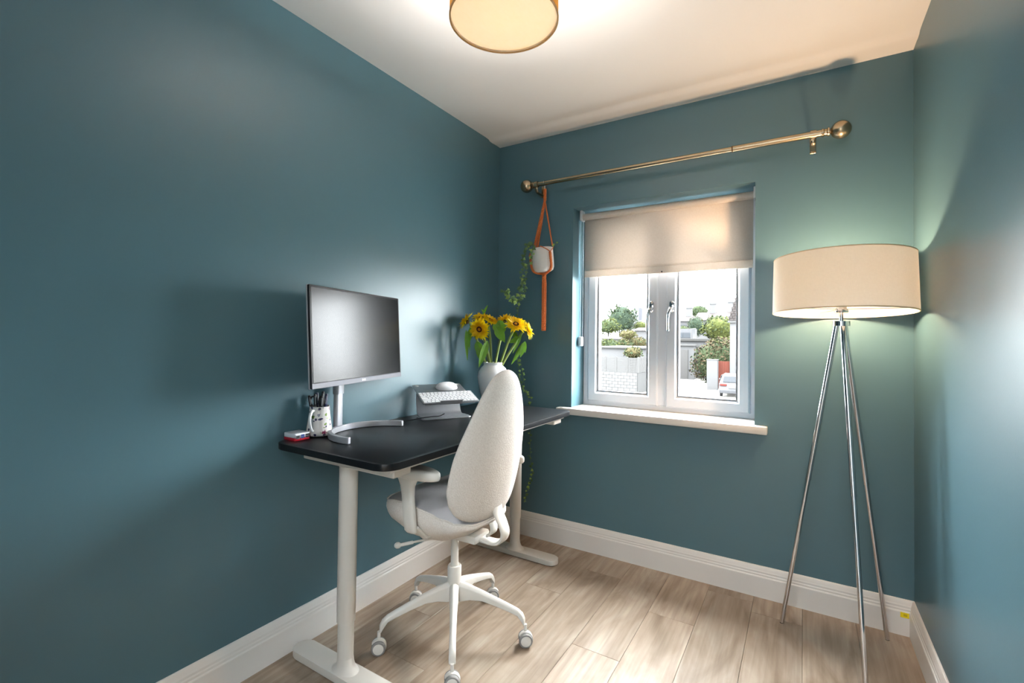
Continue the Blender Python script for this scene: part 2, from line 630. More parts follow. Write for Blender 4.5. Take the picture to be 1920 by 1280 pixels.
# floor: slab plus single planks running towards the window wall
bm = NB(); add_box(bm, (XL, YF-.12, -.05), (XR, YB, -.0085)); floor = struct('floor', bm, UNDER, smooth=False)
PW, PL = .1915, 1.285
ends = {-2: 1.72, -3: 2.09, -4: 1.66-.62, -5: 2.18, -6: 1.30, -7: 1.558, -8: 1.0, -1: 1.30, 0: 2.24, 1: 1.05, 2: 1.8}
i0 = -9
for i in range(-9, 3):
    x0 = -.001+i*PW
    x1 = x0+PW
    # column index counted so that -4 lies between x = -.768 and -.577
    e0 = {-4: 1.72, -5: 1.02, -3: 2.10, -2: 1.15, -1: 2.345, 0: 1.25, 1: 1.85, -6: 2.02, -7: 1.30, -8: 1.558, -9: .9}.get(i, 1.5)
    xa, xb = max(x0, XL), min(x1, XR)
    if xb-xa < .01:
        continue
    y = e0-PL*3
    while y < YB:
        ya, yb = max(y, YF-.12), min(y+PL, YB)
        if yb-ya > .02:
            bm = NB()
            g = .0005
            add_box(bm, (xa+g, ya+g, -.0085), (xb-g, yb-g, 0), bevel=.0007)
            c = Vector(((xa+xb)/2, (ya+yb)/2, 0))
            bmesh.ops.translate(bm, verts=bm.verts, vec=-c)
            o = obj('plank', bm, PLANK, floor, world=False, smooth=False)
            o.location = c
        y += PL

# skirting boards
SK = [(0, 0), (.018, 0), (.018, .093), (.0165, .0965), (.0145, .0985), (.0145, .106), (.0125, .110), (.0125, .118), (.010, .124), (.009, .132), (.006, .139), (.003, .1414), (0, .1414)]


def skirting(name, p0, p1, inward, m0=0, m1=0):
    """profile swept p0->p1; m0/m1 = how much each end is mitred (multiples of the profile depth)"""
    bm = NB()
    p0, p1, w = Vector(p0), Vector(p1), Vector(inward)
    d = (p1-p0).normalized()
    A = [bm.verts.new(p0+w*a+d*(a*m0)+Vector((0, 0, z))) for a, z in SK]
    B = [bm.verts.new(p1+w*a-d*(a*m1)+Vector((0, 0, z))) for a, z in SK]
    n = len(SK)
    for i in range(n):
        bm.faces.new((A[i], A[(i+1) % n], B[(i+1) % n], B[i]))
    bm.faces.new(A); bm.faces.new(B)
    o = obj(name, bm, TRIM, smooth=True, angle=20)
    o['kind'] = 'structure'
    return o


skirting('baseboard_left', (XL, YF, 0), (XL, YB, 0), (1, 0, 0), 0, 1)
skirting('baseboard_back', (XL, YB, 0), (XR, YB, 0), (0, -1, 0), 1, 1)
skirting('baseboard_right', (XR, YF, 0), (XR, YB, 0), (-1, 0, 0), 0, 1)
# window board
bm = NB()
add_box(bm, (WX0+.001, YB-.001, WZ0-.003), (WX1-.001, YW+.005, WZ0+.033))
add_box(bm, (-1.212, YB-.052, WZ0-.003), (-.140, YB-.0005, WZ0+.033), bevel=.004, seg=2)
struct('trim_1', bm, TRIM)

# ------------------------------------------------------------------ window
win = struct_root('window_1')
FZ0, FZ1 = WZ0+.033, WZ1
MX0, MX1 = -.693, -.640


def ring(bm, x0, x1, z0, z1, w, y0, y1, bev=.004):
    """mitred rectangular frame, w wide, in the xz plane, between y0 and y1"""
    sec = [(0, y1), (0, y0+bev), (bev, y0), (w-bev*2.2, y0), (w, y0+bev*2.2), (w, y1)]
    cs = [(x0, z0, 1, 1), (x1, z0, -1, 1), (x1, z1, -1, -1), (x0, z1, 1, -1)]
    R = [[bm.verts.new((cx+sx*a, y, cz+sz*a)) for a, y in sec] for cx, cz, sx, sz in cs]
    n = len(sec)
    for i in range(4):
        a, b = R[i], R[(i+1) % 4]
        for k in range(n):
            bm.faces.new((a[k], a[(k+1) % n], b[(k+1) % n], b[k]))


bm = NB()
ring(bm, WX0+.001, WX1-.001, FZ0, FZ1, .036, YW, YW+.07)
add_box(bm, (MX0, YW, FZ0+.03), (MX1, YW+.07, FZ1-.03), bevel=.003)
obj('window_frame', bm, UPVC, win, angle=30)
for k, (a, b) in enumerate(((WX0+.034, MX0+.004), (MX1-.004, WX1-.034))):
    bm = NB()
    ring(bm, a, b, FZ0+.026, FZ1-.026, .062, YW-.014, YW+.05, bev=.007)
    sash = obj('sash', bm, UPVC, win, angle=30)
    bm = NB()
    ring(bm, a+.0615, b-.0615, FZ0+.026+.0615, FZ1-.026-.0615, .004, YW-.004, YW+.01, bev=.001)
    obj('gasket', bm, RUBBER, sash)
    bm = NB(); add_box(bm, (a+.06, YW+.008, FZ0+.086), (b-.06, YW+.012, FZ1-.086)); obj('pane', bm, GLASS, sash, smooth=False)
    # espagnolette handle
    hx = b-.033 if k == 0 else a+.033
    s = -1 if k == 0 else -1
    bm = NB()
    yy = YW-.014
    out = rrect(hx-.012, 1.338, hx+.012, 1.402, .011)
    M = Matrix(((1, 0, 0, 0), (0, 0, -1, yy), (0, 1, 0, 0), (0, 0, 0, 1)))
    add_prism(bm, out, 0, .012, bevel=.003, M=M)
    add_lathe(bm, [(0, 0), (.0125, 0), (.011, .03), (0, .032)], 16, aimM((hx, yy-.010, 1.36), (0, -1, 0)))
    pth = smooth_path([(hx, yy-.036, 1.362), (hx-.008*s*-1, yy-.046, 1.335), (hx-.012, yy-.047, 1.30), (hx-.012, yy-.045, 1.236)], 6)
    add_tube(bm, pth, [.0115]*4+[.0095]*6+[.0085]*8+[.008], 12, flat=(1, .75))
    obj('window_handle', bm, CHROME, sash)

# roller blind
bl = thing('roller_blind', 'beige fabric roller blind pulled a third of the way down the window', 'blind', (-.66, 2.6, 1.55))
BX0, BX1, BY = -1.108, -.212, 2.600
bm = NB()
add_tube(bm, [(BX0-.006, BY+.002, 1.908), (BX1+.006, BY+.002, 1.908)], .0195, 24)
obj('roller_tube', bm, BLINDF, bl)
bm = NB()
pf = [(BY+.0155, 1.905)] + [(BY+.0155+.0004*math.sin(k*1.3), 1.905-(1.905-1.590)*k/20) for k in range(1, 21)]
fr = [bm.verts.new((BX0, y, z)) for y, z in pf]; fr2 = [bm.verts.new((BX1, y, z)) for y, z in pf]
for i in range(len(pf)-1):
    bm.faces.new((fr[i], fr[i+1], fr2[i+1], fr2[i]))
o = obj('blind_fabric', bm, BLINDF, bl)
md = o.modifiers.new('t', 'SOLIDIFY'); md.thickness = .0007
bm = NB()
add_box(bm, (BX0, BY+.010, 1.551), (BX1, BY+.021, 1.590), bevel=.004, seg=3)
obj('hem_bar', bm, BLINDF, bl)['label'] = 'stitched hem pocket with a weight bar'
bm = NB(); add_lathe(bm, [(0, 0), (.004, .001), (.004, .004), (0, .005)], 10, aimM((-.655, BY+.011, 1.558), (0, -1, 0))); obj('hem_button', bm, BLACKP, bl)
for x in (BX0-.018, BX1+.003):
    bm = NB(); add_box(bm, (x, BY-.022, 1.886), (x+.014, BY+.026, 1.946), bevel=.003, seg=2)
    add_lathe(bm, [(0, 0), (.021, 0), (.021, .010), (0, .012)], 20, aimM((x+.012 if x < -.5 else x+.002, BY+.004, 1.908), (-1 if x < -.5 else 1, 0, 0)))
    obj('bracket', bm, WHITEP, bl)
bm = NB()
for yy in (BY-.016, BY+.022):
    add_tube(bm, [(BX0-.012, yy, 1.90), (BX0-.012, yy, 1.17)], .0006, 6)
    for k in range(90):
        add_sphere(bm, (BX0-.012, yy, 1.895-k*.008), .0017, 6, 4)
obj('bead_chain', bm, WHITEP, bl)
bm = NB(); add_box(bm, (BX0-.024, BY-.016, 1.145), (BX0-.004, BY+.020, 1.20), bevel=.005, seg=2)
obj('chain_tensioner', bm, WHITEP, bl)

# curtain pole
cp = thing('curtain_pole', 'antique brass curtain pole with ball ends above the window', 'curtain pole', (-.6, 2.422, 2.09))
RY, RZ = 2.422, 2.089
bm = NB(); add_tube(bm, [(-1.345, RY, RZ), (-.284, RY, RZ)], .0125, 20); obj('pole', bm, BRASS, cp)
bm = NB(); add_tube(bm, [(-.286, RY, RZ), (.085, RY, RZ)], .0145, 20); obj('pole_sleeve', bm, BRASS, cp)
bm = NB(); add_lathe(bm, [(.0125, -.002), (.0152, -.002), (.0152, .004), (.0125, .004)], 20, aimM((-.286, RY, RZ), (1, 0, 0))); obj('pole_joint', bm, BRASSD, cp)
for x, s in ((-1.400, -1), (.135, 1)):
    bm = NB()
    prof = [(.0125, -.070), (.017, -.068), (.018, -.062), (.014, -.058), (.014, -.050), (.019, -.047), (.019, -.041), (.009, -.038)]
    for k in range(15):
        a = -PI/2+.24+(PI-.24)*k/14
        prof.append((.038*math.cos(a)*(1-.05*math.exp(-((a-.9)/.06)**2)), .038*math.sin(a)))
    prof[-1] = (0, .038)
    add_lathe(bm, prof, 28, frameM((x, RY, RZ), (0, 1, 0), (0, 0, s), (s, 0, 0)))
    obj('finial', bm, BRASS, cp)
for x in (-1.335, .036):
    bm = NB()
    add_box(bm, (x-.012, YB-.006, RZ-.055), (x+.012, YB, RZ+.015), bevel=.002)
    add_tube(bm, smooth_path([(x, YB-.003, RZ-.045), (x, RY+.045, RZ-.045), (x, RY+.012, RZ-.042), (x, RY, RZ-.030), (x, RY, RZ-.012)], 4), .009, 10, flat=(1.1, .6))
    add_lathe(bm, [(.0148, -.011), (.0185, -.011), (.0185, .011), (.0148, .011)], 20, aimM((x, RY, RZ), (1, 0, 0)), close=True)
    obj('bracket', bm, BRASS, cp)

# sticker on the skirting
st = thing('yellow_sticker', 'small yellow sticker on the white skirting in the right corner', 'sticker', (.355, YB-.0182, .085))
bm = NB(); add_box(bm, (.339, YB-.0189, .073), (.367, YB-.0181, .094), bevel=.0003); obj('paper', bm, YELLOW, st)
bm = NB(); add_box(bm, (.349, YB-.0192, .079), (.361, YB-.0188, .089)); obj('print', bm, YELLOWD, st)['label'] = 'darker faded patch'

# ------------------------------------------------------------------ pendant lamp
PX, PY, PZ, PR, PH = -.775, 1.19, 2.15, .164, .125
pd = thing('pendant_lamp', 'round gold fabric ceiling lampshade with a glowing cream diffuser', 'lamp', (PX, PY, PZ))
bm = NB()
add_lathe(bm, [(PR, PZ), (PR, PZ+PH), (PR-.002, PZ+PH), (PR-.002, PZ)], 72, Matrix.Translation((PX, PY, 0)), close=True)
shade = obj('lamp_shade', bm, SHADEG, pd)
bm = NB()
add_lathe(bm, [(PR-.003, PZ-.001), (PR+.0015, PZ-.001), (PR+.0015, PZ+.004), (PR-.003, PZ+.004)], 72, Matrix.Translation((PX, PY, 0)), close=True)
obj('rim', bm, mat('shade_rim', srgb(168, 130, 80), .6, var=.05), shade)
bm = NB()
add_lathe(bm, [(PR-.0035, PZ+.002), (PR-.0035, PZ+PH-.001), (PR-.0045, PZ+PH-.001), (PR-.0045, PZ+.002)], 72, Matrix.Translation((PX, PY, 0)), close=True)
obj('lining', bm, LINING, shade)
bm = NB()
add_lathe(bm, [(0, PZ+.006), (PR-.005, PZ+.006), (PR-.005, PZ+.008), (0, PZ+.008)], 72, Matrix.Translation((PX, PY, 0)))
obj('diffuser', bm, OPAL, pd)
bm = NB()
add_tube(bm, [(PX, PY, PZ+PH+.004), (PX, PY, H+.004)], .004, 8)
for k in range(3):
    a = 2*PI*k/3+.4
    add_tube(bm, [(PX, PY, PZ+PH+.004), (PX+(PR-.001)*math.cos(a), PY+(PR-.001)*math.sin(a), PZ+PH-.004)], .0018, 6)
obj('spider_and_cord', bm, WHITEP, pd)
bm = NB(); add_lathe(bm, [(0, H-.02), (.035, H-.02), (.045, H+.0095), (0, H+.0095)], 32, Matrix.Translation((PX, PY, 0))); obj('ceiling_rose', bm, WHITEP, pd)
EMW = bpy.data.materials.new('warm_bulb'); EMW.use_nodes = True
_e = EMW.node_tree.nodes.new('ShaderNodeEmission'); _e.inputs[0].default_value = (1, .72, .42, 1); _e.inputs[1].default_value = 12
EMW.node_tree.links.new(_e.outputs[0], EMW.node_tree.nodes['Material Output'].inputs[0])


def bulb(parent, loc, power, col, name='bulb'):
    bm = NB(); add_sphere(bm, loc, .022, 14, 10)
    o = obj(name, bm, EMW, parent)
    ld = bpy.data.lights.new('bulb_light', 'POINT')
    ld.energy = power
    ld.color = col
    ld.shadow_soft_size = .026
    lo = bpy.data.objects.new('bulb_light', ld)
    C.objects.link(lo)
    lo.location = loc
    return o


bulb(pd, (PX, PY, PZ+.104), PENDANT_W, (1, .965, .93))

# ------------------------------------------------------------------ floor lamp
LX, LY = .128, 2.268
fl = thing('floor_lamp', 'chrome tripod floor lamp with a large white drum shade in the corner', 'lamp', (LX, LY, 0))
bm = NB()
R0, R1, Z0, Z1 = .238, .2335, 1.303, 1.520
SHM = Matrix.Translation((LX, LY, Z0)) @ Matrix.Rotation(math.radians(-2.6), 4, 'X') @ Matrix.Rotation(math.radians(-.3), 4, 'Y') @ Matrix.Translation((0, 0, -Z0))      # the shade sits a little crooked
add_lathe(bm, [(R0, Z0), (R1, Z1), (R1-.0015, Z1), (R0-.0015, Z0)], 96, SHM, close=True)
shade2 = obj('lamp_shade', bm, SHADEF, fl)
for rr, zz in ((R0, Z0), (R1, Z1)):
    bm = NB()
    add_lathe(bm, [(rr-.0025, zz-.001), (rr+.0004, zz-.001), (rr+.0004, zz+.003), (rr-.0025, zz+.003)], 96, SHM, close=True)
    obj('rim', bm, mat('cream_binding', srgb(214, 196, 170), .8, var=.03), shade2)
bm = NB()
HZ = 1.266
add_lathe(bm, [(0, HZ-.014), (.029, HZ-.014), (.029, HZ+.004), (0, HZ+.004)], 32, Matrix.Translation((LX, LY, 0)))
obj('hub', bm, CHROME, fl)
bm = NB()
add_tube(bm, [(LX, LY, HZ), (LX, LY, 1.318)], .0065, 12)
add_lathe(bm, [(0, 1.305), (.022, 1.305), (.024, 1.311), (.018, 1.322), (.016, 1.36), (0, 1.36)], 24, Matrix.Translation((LX, LY, 0)))
obj('lamp_holder', bm, CHROME, fl)
bm = NB()
for k in range(3):
    a = 2*PI*k/3-.25
    add_tube(bm, [(LX+.018*math.cos(a), LY+.018*math.sin(a), 1.318), (LX+(R0-.003)*math.cos(a), LY+(R0-.003)*math.sin(a), 1.316)], .0014, 6)
obj('shade_spider', bm, CHROME, fl)
bulb(fl, (LX, LY, 1.405), FLOORLAMP_W, (1, .64, .37))
feet = [(-.075, 2.326), (.289, 2.426), (.185, 2.035)]
for fx, fy in feet:
    d = Vector((fx-LX, fy-LY, 0)).normalized()
    top = Vector((LX, LY, HZ-.012))+d*.016
    bm = NB()
    bot = Vector((fx, fy, .003))
    mid = top.lerp(bot, .5)
    add_tube(bm, [bot, mid], .0083, 14)
    add_tube(bm, [mid, top], .0098, 14)
    lg = obj('leg', bm, CHROME, fl)
    bm = NB(); add_lathe(bm, [(0, 0), (.0075, 0), (.0075, .004), (0, .004)], 12, Matrix.Translation((fx, fy, 0))); obj('foot_pad', bm, BLACKP, lg)
    bm = NB(); add_lathe(bm, [(.0085, -.004), (.0104, -.004), (.0104, .004), (.0085, .004)], 14, aimM(mid, top-bot), close=True); obj('joint_ring', bm, CHROME, lg)

# ------------------------------------------------------------------ desk
DZT = .80
dk = thing('standing_desk', 'black topped height-adjustable desk with off-white T legs along the left wall', 'desk', (-1.35, 1.69, 0))
bm = NB()
out = rrect(-1.643, 1.015, -1.06, 2.362, .055, 8)
add_prism(bm, out, DZT-.022, DZT, bevel=.002)
obj('desktop', bm, BLACKTOP, dk)
bm = NB()
add_box(bm, (-1.56, 1.085, DZT-.062), (-1.10, 1.165, DZT-.0225), bevel=.004)
add_box(bm, (-1.56, 2.215, DZT-.062), (-1.10, 2.30, DZT-.0225), bevel=.004)
add_box(bm, (-1.122, 1.06, DZT-.040), (-1.092, 2.318, DZT-.0225), bevel=.003)
add_box(bm, (-1.575, 1.06, DZT-.040), (-1.545, 2.318, DZT-.0225), bevel=.003)
add_box(bm, (-1.575, 1.050, DZT-.034), (-1.092, 1.066, DZT-.0225), bevel=.003)
add_box(bm, (-1.40, 1.15, DZT-.060), (-1.32, 2.23, DZT-.0225), bevel=.004)
obj('frame', bm, DESKW, dk)
for ly in (1.123, 2.262):
    lx = -1.356
    bm = NB()
    W = .040
    out = rrect(-1.622, ly-W, -1.095, ly+W, W*.97, 8)
    add_prism(bm, out, .004, .030, bevel=.003)
    # flared root of the column
    prof = [(W-.001, .028), (.036, .033), (.031, .042), (.0285, .056), (.0275, .075)]
    vs = add_lathe(bm, prof, 28, Matrix.Translation((lx, ly, 0)))
    for v in vs:
        k = max(0, 1-(v.co.z-.028)/.047)
        v.co.x = lx+(v.co.x-lx)*(1+.5*k*k)
    ft = obj('foot', bm, DESKW, dk)
    bm = NB(); add_prism(bm, rrect(-1.614, ly-W+.008, -1.103, ly+W-.008, W*.7, 6), 0, .005); obj('foot_pad', bm, RUBBER, ft)
    bm = NB()
    add_tube(bm, [(lx, ly, .06), (lx, ly, .235)], .0273, 28)
    obj('lower_column', bm, DESKW, dk)
    bm = NB()
    add_lathe(bm, [(.0275, .197), (.0312, .198), (.0312, .232), (.0318, .234), (.0318, DZT-.03), (0, DZT-.03)], 28, Matrix.Translation((lx, ly, 0)))
    obj('upper_column', bm, DESKW, dk)

# ------------------------------------------------------------------ office chair (built in world coordinates; it faces the desk, -x)
CX, CYY = -1.191, 1.517
ch = thing('office_chair', 'white swivel office chair with tall pear-shaped beige fabric backrest at the desk', 'chair', (CX, CYY, 0), PI)


def CL(x, y, z):
    """chair-local (front, left, up) -> world"""
    return Vector((CX-x, CYY-y, z))


# base: hub, five arms, casters
bm = NB()
add_lathe(bm, [(0, .165), (.024, .165), (.026, .18), (.0275, .215), (.0275, .272), (.025, .276), (0, .276)], 28, Matrix.Translation((CX, CYY, 0)))
obj('hub', bm, CHAIRW, ch)
bm = NB(); add_tube(bm, [(CX, CYY, .265), (CX, CYY, .425)], .0155, 20); obj('gas_column', bm, CHAIRW, ch)
bm = NB(); add_tube(bm, [(CX, CYY, .10), (CX, CYY, .17)], .0125, 16); obj('column_end', bm, SILVERP, ch)
RB = .292
for k in range(5):
    a = math.radians(-124.5+72*k)
    d = Vector((math.cos(a), math.sin(a), 0))
    sd = Vector((-d.y, d.x, 0))
    bm = NB()
    # section: (distance, top z, bottom z, half width)
    secs = [(.006, .216, .140, .020), (.035, .212, .142, .0185), (.07, .203, .150, .016), (.12, .187, .151, .014), (.18, .166, .136, .0125), (.235, .146, .120, .0115), (.262, .135, .110, .0115), (.280, .122, .088, .012), (.289, .104, .074, .0125)]
    rings = []
    for s_, zt, zb, w in secs:
        c = Vector((CX, CYY, 0))+d*s_
        b = min(w*.7, (zt-zb)*.3)
        sec = [(-w, zb), (w, zb), (w, zt-b), (w-b, zt), (-w+b, zt), (-w, zt-b)]
        rings.append([bm.verts.new(c+sd*u+Vector((0, 0, z))) for u, z in sec])
    for i in range(len(rings)-1):
        for j in range(6):
            bm.faces.new((rings[i][j], rings[i][(j+1) % 6], rings[i+1][(j+1) % 6], rings[i+1][j]))
    bm.faces.new(rings[0]); bm.faces.new(rings[-1])
    o = obj('base_arm', bm, CHAIRW, ch, angle=50)
    md = o.modifiers.new('b', 'BEVEL'); md.width = .003; md.segments = 2; md.limit_method = 'ANGLE'
    # caster: twin wheel with white hood
    c = Vector((CX, CYY, 0))+d*RB
    ca = [1.0, .35, .15, .6, -.5][k]
    ax = Vector((math.cos(-.95+ca*.12), math.sin(-.95+ca*.12), 0))        # wheel axis, turned towards the room
    fw = Vector((-ax.y, ax.x, 0))*(-1 if k in (3, 4) else 1)
    wc = c+fw*.014*0+Vector((0, 0, .0265))+ax*.004
    bm = NB()
    add_tube(bm, [c+Vector((0, 0, .03)), c+Vector((0, 0, .080))], .0062, 12)
    prof = []
    for j in range(13):
        t = -.35+PI*.95*j/12
        prof.append((math.cos(t), math.sin(t)))
    A = [bm.verts.new(wc+fw*(x*.0285)+Vector((0, 0, z*.0285))-ax*.0075) for x, z in prof]
    B = [bm.verts.new(wc+fw*(x*.0285)+Vector((0, 0, z*.0285))+ax*.0075) for x, z in prof]
    for j in range(12):
        bm.faces.new((A[j], A[j+1], B[j+1], B[j]))
    bm.faces.new(A); bm.faces.new(B)
    cst = obj('caster', bm, CHAIRW, ch)
    for s in (-1, 1):
        bm = NB()
        add_lathe(bm, [(.016, .008), (.024, .0075), (.0262, .010), (.0265, .017), (.0245, .0205), (.0200, .0215), (.0195, .0200)], 28, aimM(wc, ax*s))
        obj('tyre', bm, GREYW, cst)
        bm = NB()
        add_lathe(bm, [(.0198, .0195), (.0192, .0215), (.012, .0228), (0, .0230)], 28, aimM(wc, ax*s))
        obj('wheel_cap', bm, CHAIRW, cst)

# seat: dished cushion with a bulging fabric belly
NR, NS = 64, 14


def seat_rim(ph):
    c, s = math.cos(ph), math.sin(ph)
    n = 2.5
    r = (abs(c/.222)**n+abs(s/.238)**n)**(-1/n)
    x, y = r*c, r*s
    y *= 1-.22*max(0, -x/.222)**1.5-.10*max(0, x/.222)**2
    return x+.034, y


RIMT = [(-.20, .508), (-.17, .503), (-.13, .515), (-.09, .536), (-.04, .562), (.03, .584), (.10, .580), (.17, .562), (.22, .546), (.27, .530)]
BELT = [(-.20, .470), (-.16, .452), (-.10, .422), (-.03, .404), (.06, .402), (.14, .420), (.20, .446), (.27, .480)]


def lerp_tab(tab, t):
    if t <= tab[0][0]:
        return tab[0][1]
    for (a, va), (b, vb) in zip(tab[:-1], tab[1:]):
        if t <= b:
            q = (t-a)/(b-a)
            q = q*q*(3-2*q)
            return va+(vb-va)*q
    return tab[-1][1]


def rimz(x, y):
    return lerp_tab(RIMT, x)


def build_seat(top):
    bm = NB()
    rings = []
    for j in range(NS+1):
        t = j/NS
        rg = []
        for k in range(NR):
            ph = 2*PI*k/NR
            ex, ey = seat_rim(ph)
            rz = rimz(ex, ey)
            if top:
                q = 1-t                              # 1 at rim
                x, y = .034+(ex-.034)*q, ey*q
                e = (abs(q)**2)
                z = rimz(x, y)+.006*(1-q**6)-.026*math.exp(-((x+.05)/.16)**2)*(1-q*q)
                if t == 0:
                    z = rz
            else:
                th = t*PI/2
                q = math.cos(th)**.75
                bul = 1+.05*math.sin(min(1, t*2.4)*PI)
                x, y = .034+(ex-.034)*q*bul, ey*q*bul
                z = rz+(lerp_tab(BELT, x)-rz)*math.sin(th)**.9
                if t == 0:
                    x, y, z = ex, ey, rz
            rg.append(bm.verts.new(CL(x, y, z)) if (t < 1) else None)
        rings.append(rg)
    last = rings[NS-1]
    for j in range(NS-1):
        for k in range(NR):
            bm.faces.new((rings[j][k], rings[j][(k+1) % NR], rings[j+1][(k+1) % NR], rings[j+1][k]))
    bm.faces.new(last)
    return bm


seat = obj('seat', build_seat(False), CFAB, ch, angle=80)
obj('seat_top', build_seat(True), SFAB, seat, angle=80)
bm = NB()
pp = []
for k in range(NR+1):
    ex, ey = seat_rim(2*PI*k/NR)
    pp.append(CL(ex*1.003, ey*1.003, rimz(ex, ey)))
add_tube(bm, pp, .0035, 8, caps=False)
obj('piping', bm, CFAB, seat)

# backrest: pear-shaped pillow, wrapped forwards at the sides and leaning back
prof_w = [(0, 0), (.008, .062), (.025, .108), (.055, .150), (.10, .184), (.17, .212), (.26, .228), (.36, .228), (.46, .222), (.56, .206), (.66, .182), (.76, .154), (.84, .128), (.91, .098), (.955, .072), (.982, .045), (.996, .022), (1, 0)]
BH, BZ0 = .572, .497


def interp(tab, t):
    for (a, va), (b, vb) in zip(tab[:-1], tab[1:]):
        if t <= b:
            return va+(vb-va)*(t-a)/(b-a)
    return tab[-1][1]


def back_spine(t):
    """rear surface position (x local) up the back"""
    return -.195-.068*t-.026*math.sin(PI*t)


bm = NB()
NT, NA = 44, 40
ts = [.5-.5*math.cos(PI*j/NT) for j in range(NT+1)]
rows = []
for t in ts:
    w = interp(prof_w, t)
    if t <= 0 or t >= 1:
        rows.append([bm.verts.new(CL(back_spine(t)+.012, 0, BZ0+BH*t))])
        continue
    edge = min(1, min(t, 1-t)/.10)
    T = .056*math.sqrt(1-(1-edge)**2)*(.75+.25*min(1, w/.2))
    rg = []
    for k in range(NA):
        a = 2*PI*k/NA
        y = w*math.copysign(abs(math.cos(a))**.9, math.cos(a))
        x = T*.5*math.copysign(abs(math.sin(a))**.75, math.sin(a))
        wrap = 1.25*(y*y)*(1 if t < .8 else 1)
        rg.append(bm.verts.new(CL(back_spine(t)+.028+x+wrap, y, BZ0+BH*t)))
    rows.append(rg)
for a, b in zip(rows[:-1], rows[1:]):
    for k in range(NA):
        k2 = (k+1) % NA
        if len(a) == 1:
            bm.faces.new((a[0], b[k], b[k2]))
        elif len(b) == 1:
            bm.faces.new((a[k], a[k2], b[0]))
        else:
            bm.faces.new((a[k], a[k2], b[k2], b[k]))
back = obj('backrest', bm, CFAB, ch, angle=80)
md = back.modifiers.new('s', 'SUBSURF'); md.levels = 1; md.render_levels = 1
# J-shaped white bracket
bm = NB()


def band(bm, pts, w, th, bev=.3):
    pts = [Vector(p) for p in pts]
    rings = []
    for i, p in enumerate(pts):
        t = (pts[min(i+1, len(pts)-1)]-pts[max(i-1, 0)]).normalized()
        s = Vector((0, 1, 0))
        n = t.cross(s).normalized()
        ww = w[i] if isinstance(w, list) else w
        tt = th[i] if isinstance(th, list) else th
        sec = [(-ww, -tt*.4), (-ww*.8, -tt), (ww*.8, -tt), (ww, -tt*.4), (ww, tt*.4), (ww*.8, tt), (-ww*.8, tt), (-ww, tt*.4)]
        rings.append([bm.verts.new(p+s*u+n*v) for u, v in sec])
    for i in range(len(rings)-1):
        for j in range(8):
            bm.faces.new((rings[i][j], rings[i][(j+1) % 8], rings[i+1][(j+1) % 8], rings[i+1][j]))
    bm.faces.new(rings[0]); bm.faces.new(rings[-1])


pth = smooth_path([CL(-.198, 0, .57), CL(-.205, 0, .53), CL(-.226, 0, .490), CL(-.238, 0, .455), CL(-.226, 0, .425), CL(-.200, 0, .412), CL(-.15, 0, .410), CL(-.06, 0, .422)], 5)
n = len(pth)
band(bm, pth, [.030-.006*i/n for i in range(n)], .0065)
obj('back_bracket', bm, CHAIRW, ch, angle=50)
bm = NB()
pth = smooth_path([CL(-.165, 0, .505), CL(-.185, 0, .478), CL(-.185, 0, .450), CL(-.165, 0, .432)], 5)
band(bm, pth, .022, .005)
obj('bracket_brace', bm, CHAIRW, ch, angle=50)
bm = NB()
add_box(bm, CL(.07, .050, .400), CL(-.135, -.050, .432), bevel=.008, seg=2)
obj('mechanism', bm, CHAIRW, ch)
# levers
bm = NB()
p = smooth_path([CL(.02, .05, .398), CL(.07, .12, .398), CL(.115, .160, .389)], 4)
add_tube(bm, p, .0045, 8)
add_tube(bm, [p[-3], CL(.128, .172, .386)], .0065, 10)
add_sphere(bm, CL(.137, .179, .385), .0125, 14, 10, (1.1, 1.1, .9))
obj('height_lever', bm, CHAIRW, ch)
bm = NB()
p = smooth_path([CL(-.02, -.05, .398), CL(.0, -.13, .396), CL(.01, -.20, .39)], 4)
add_tube(bm, p, .0045, 8)
obj('tilt_lever', bm, CHAIRW, ch)

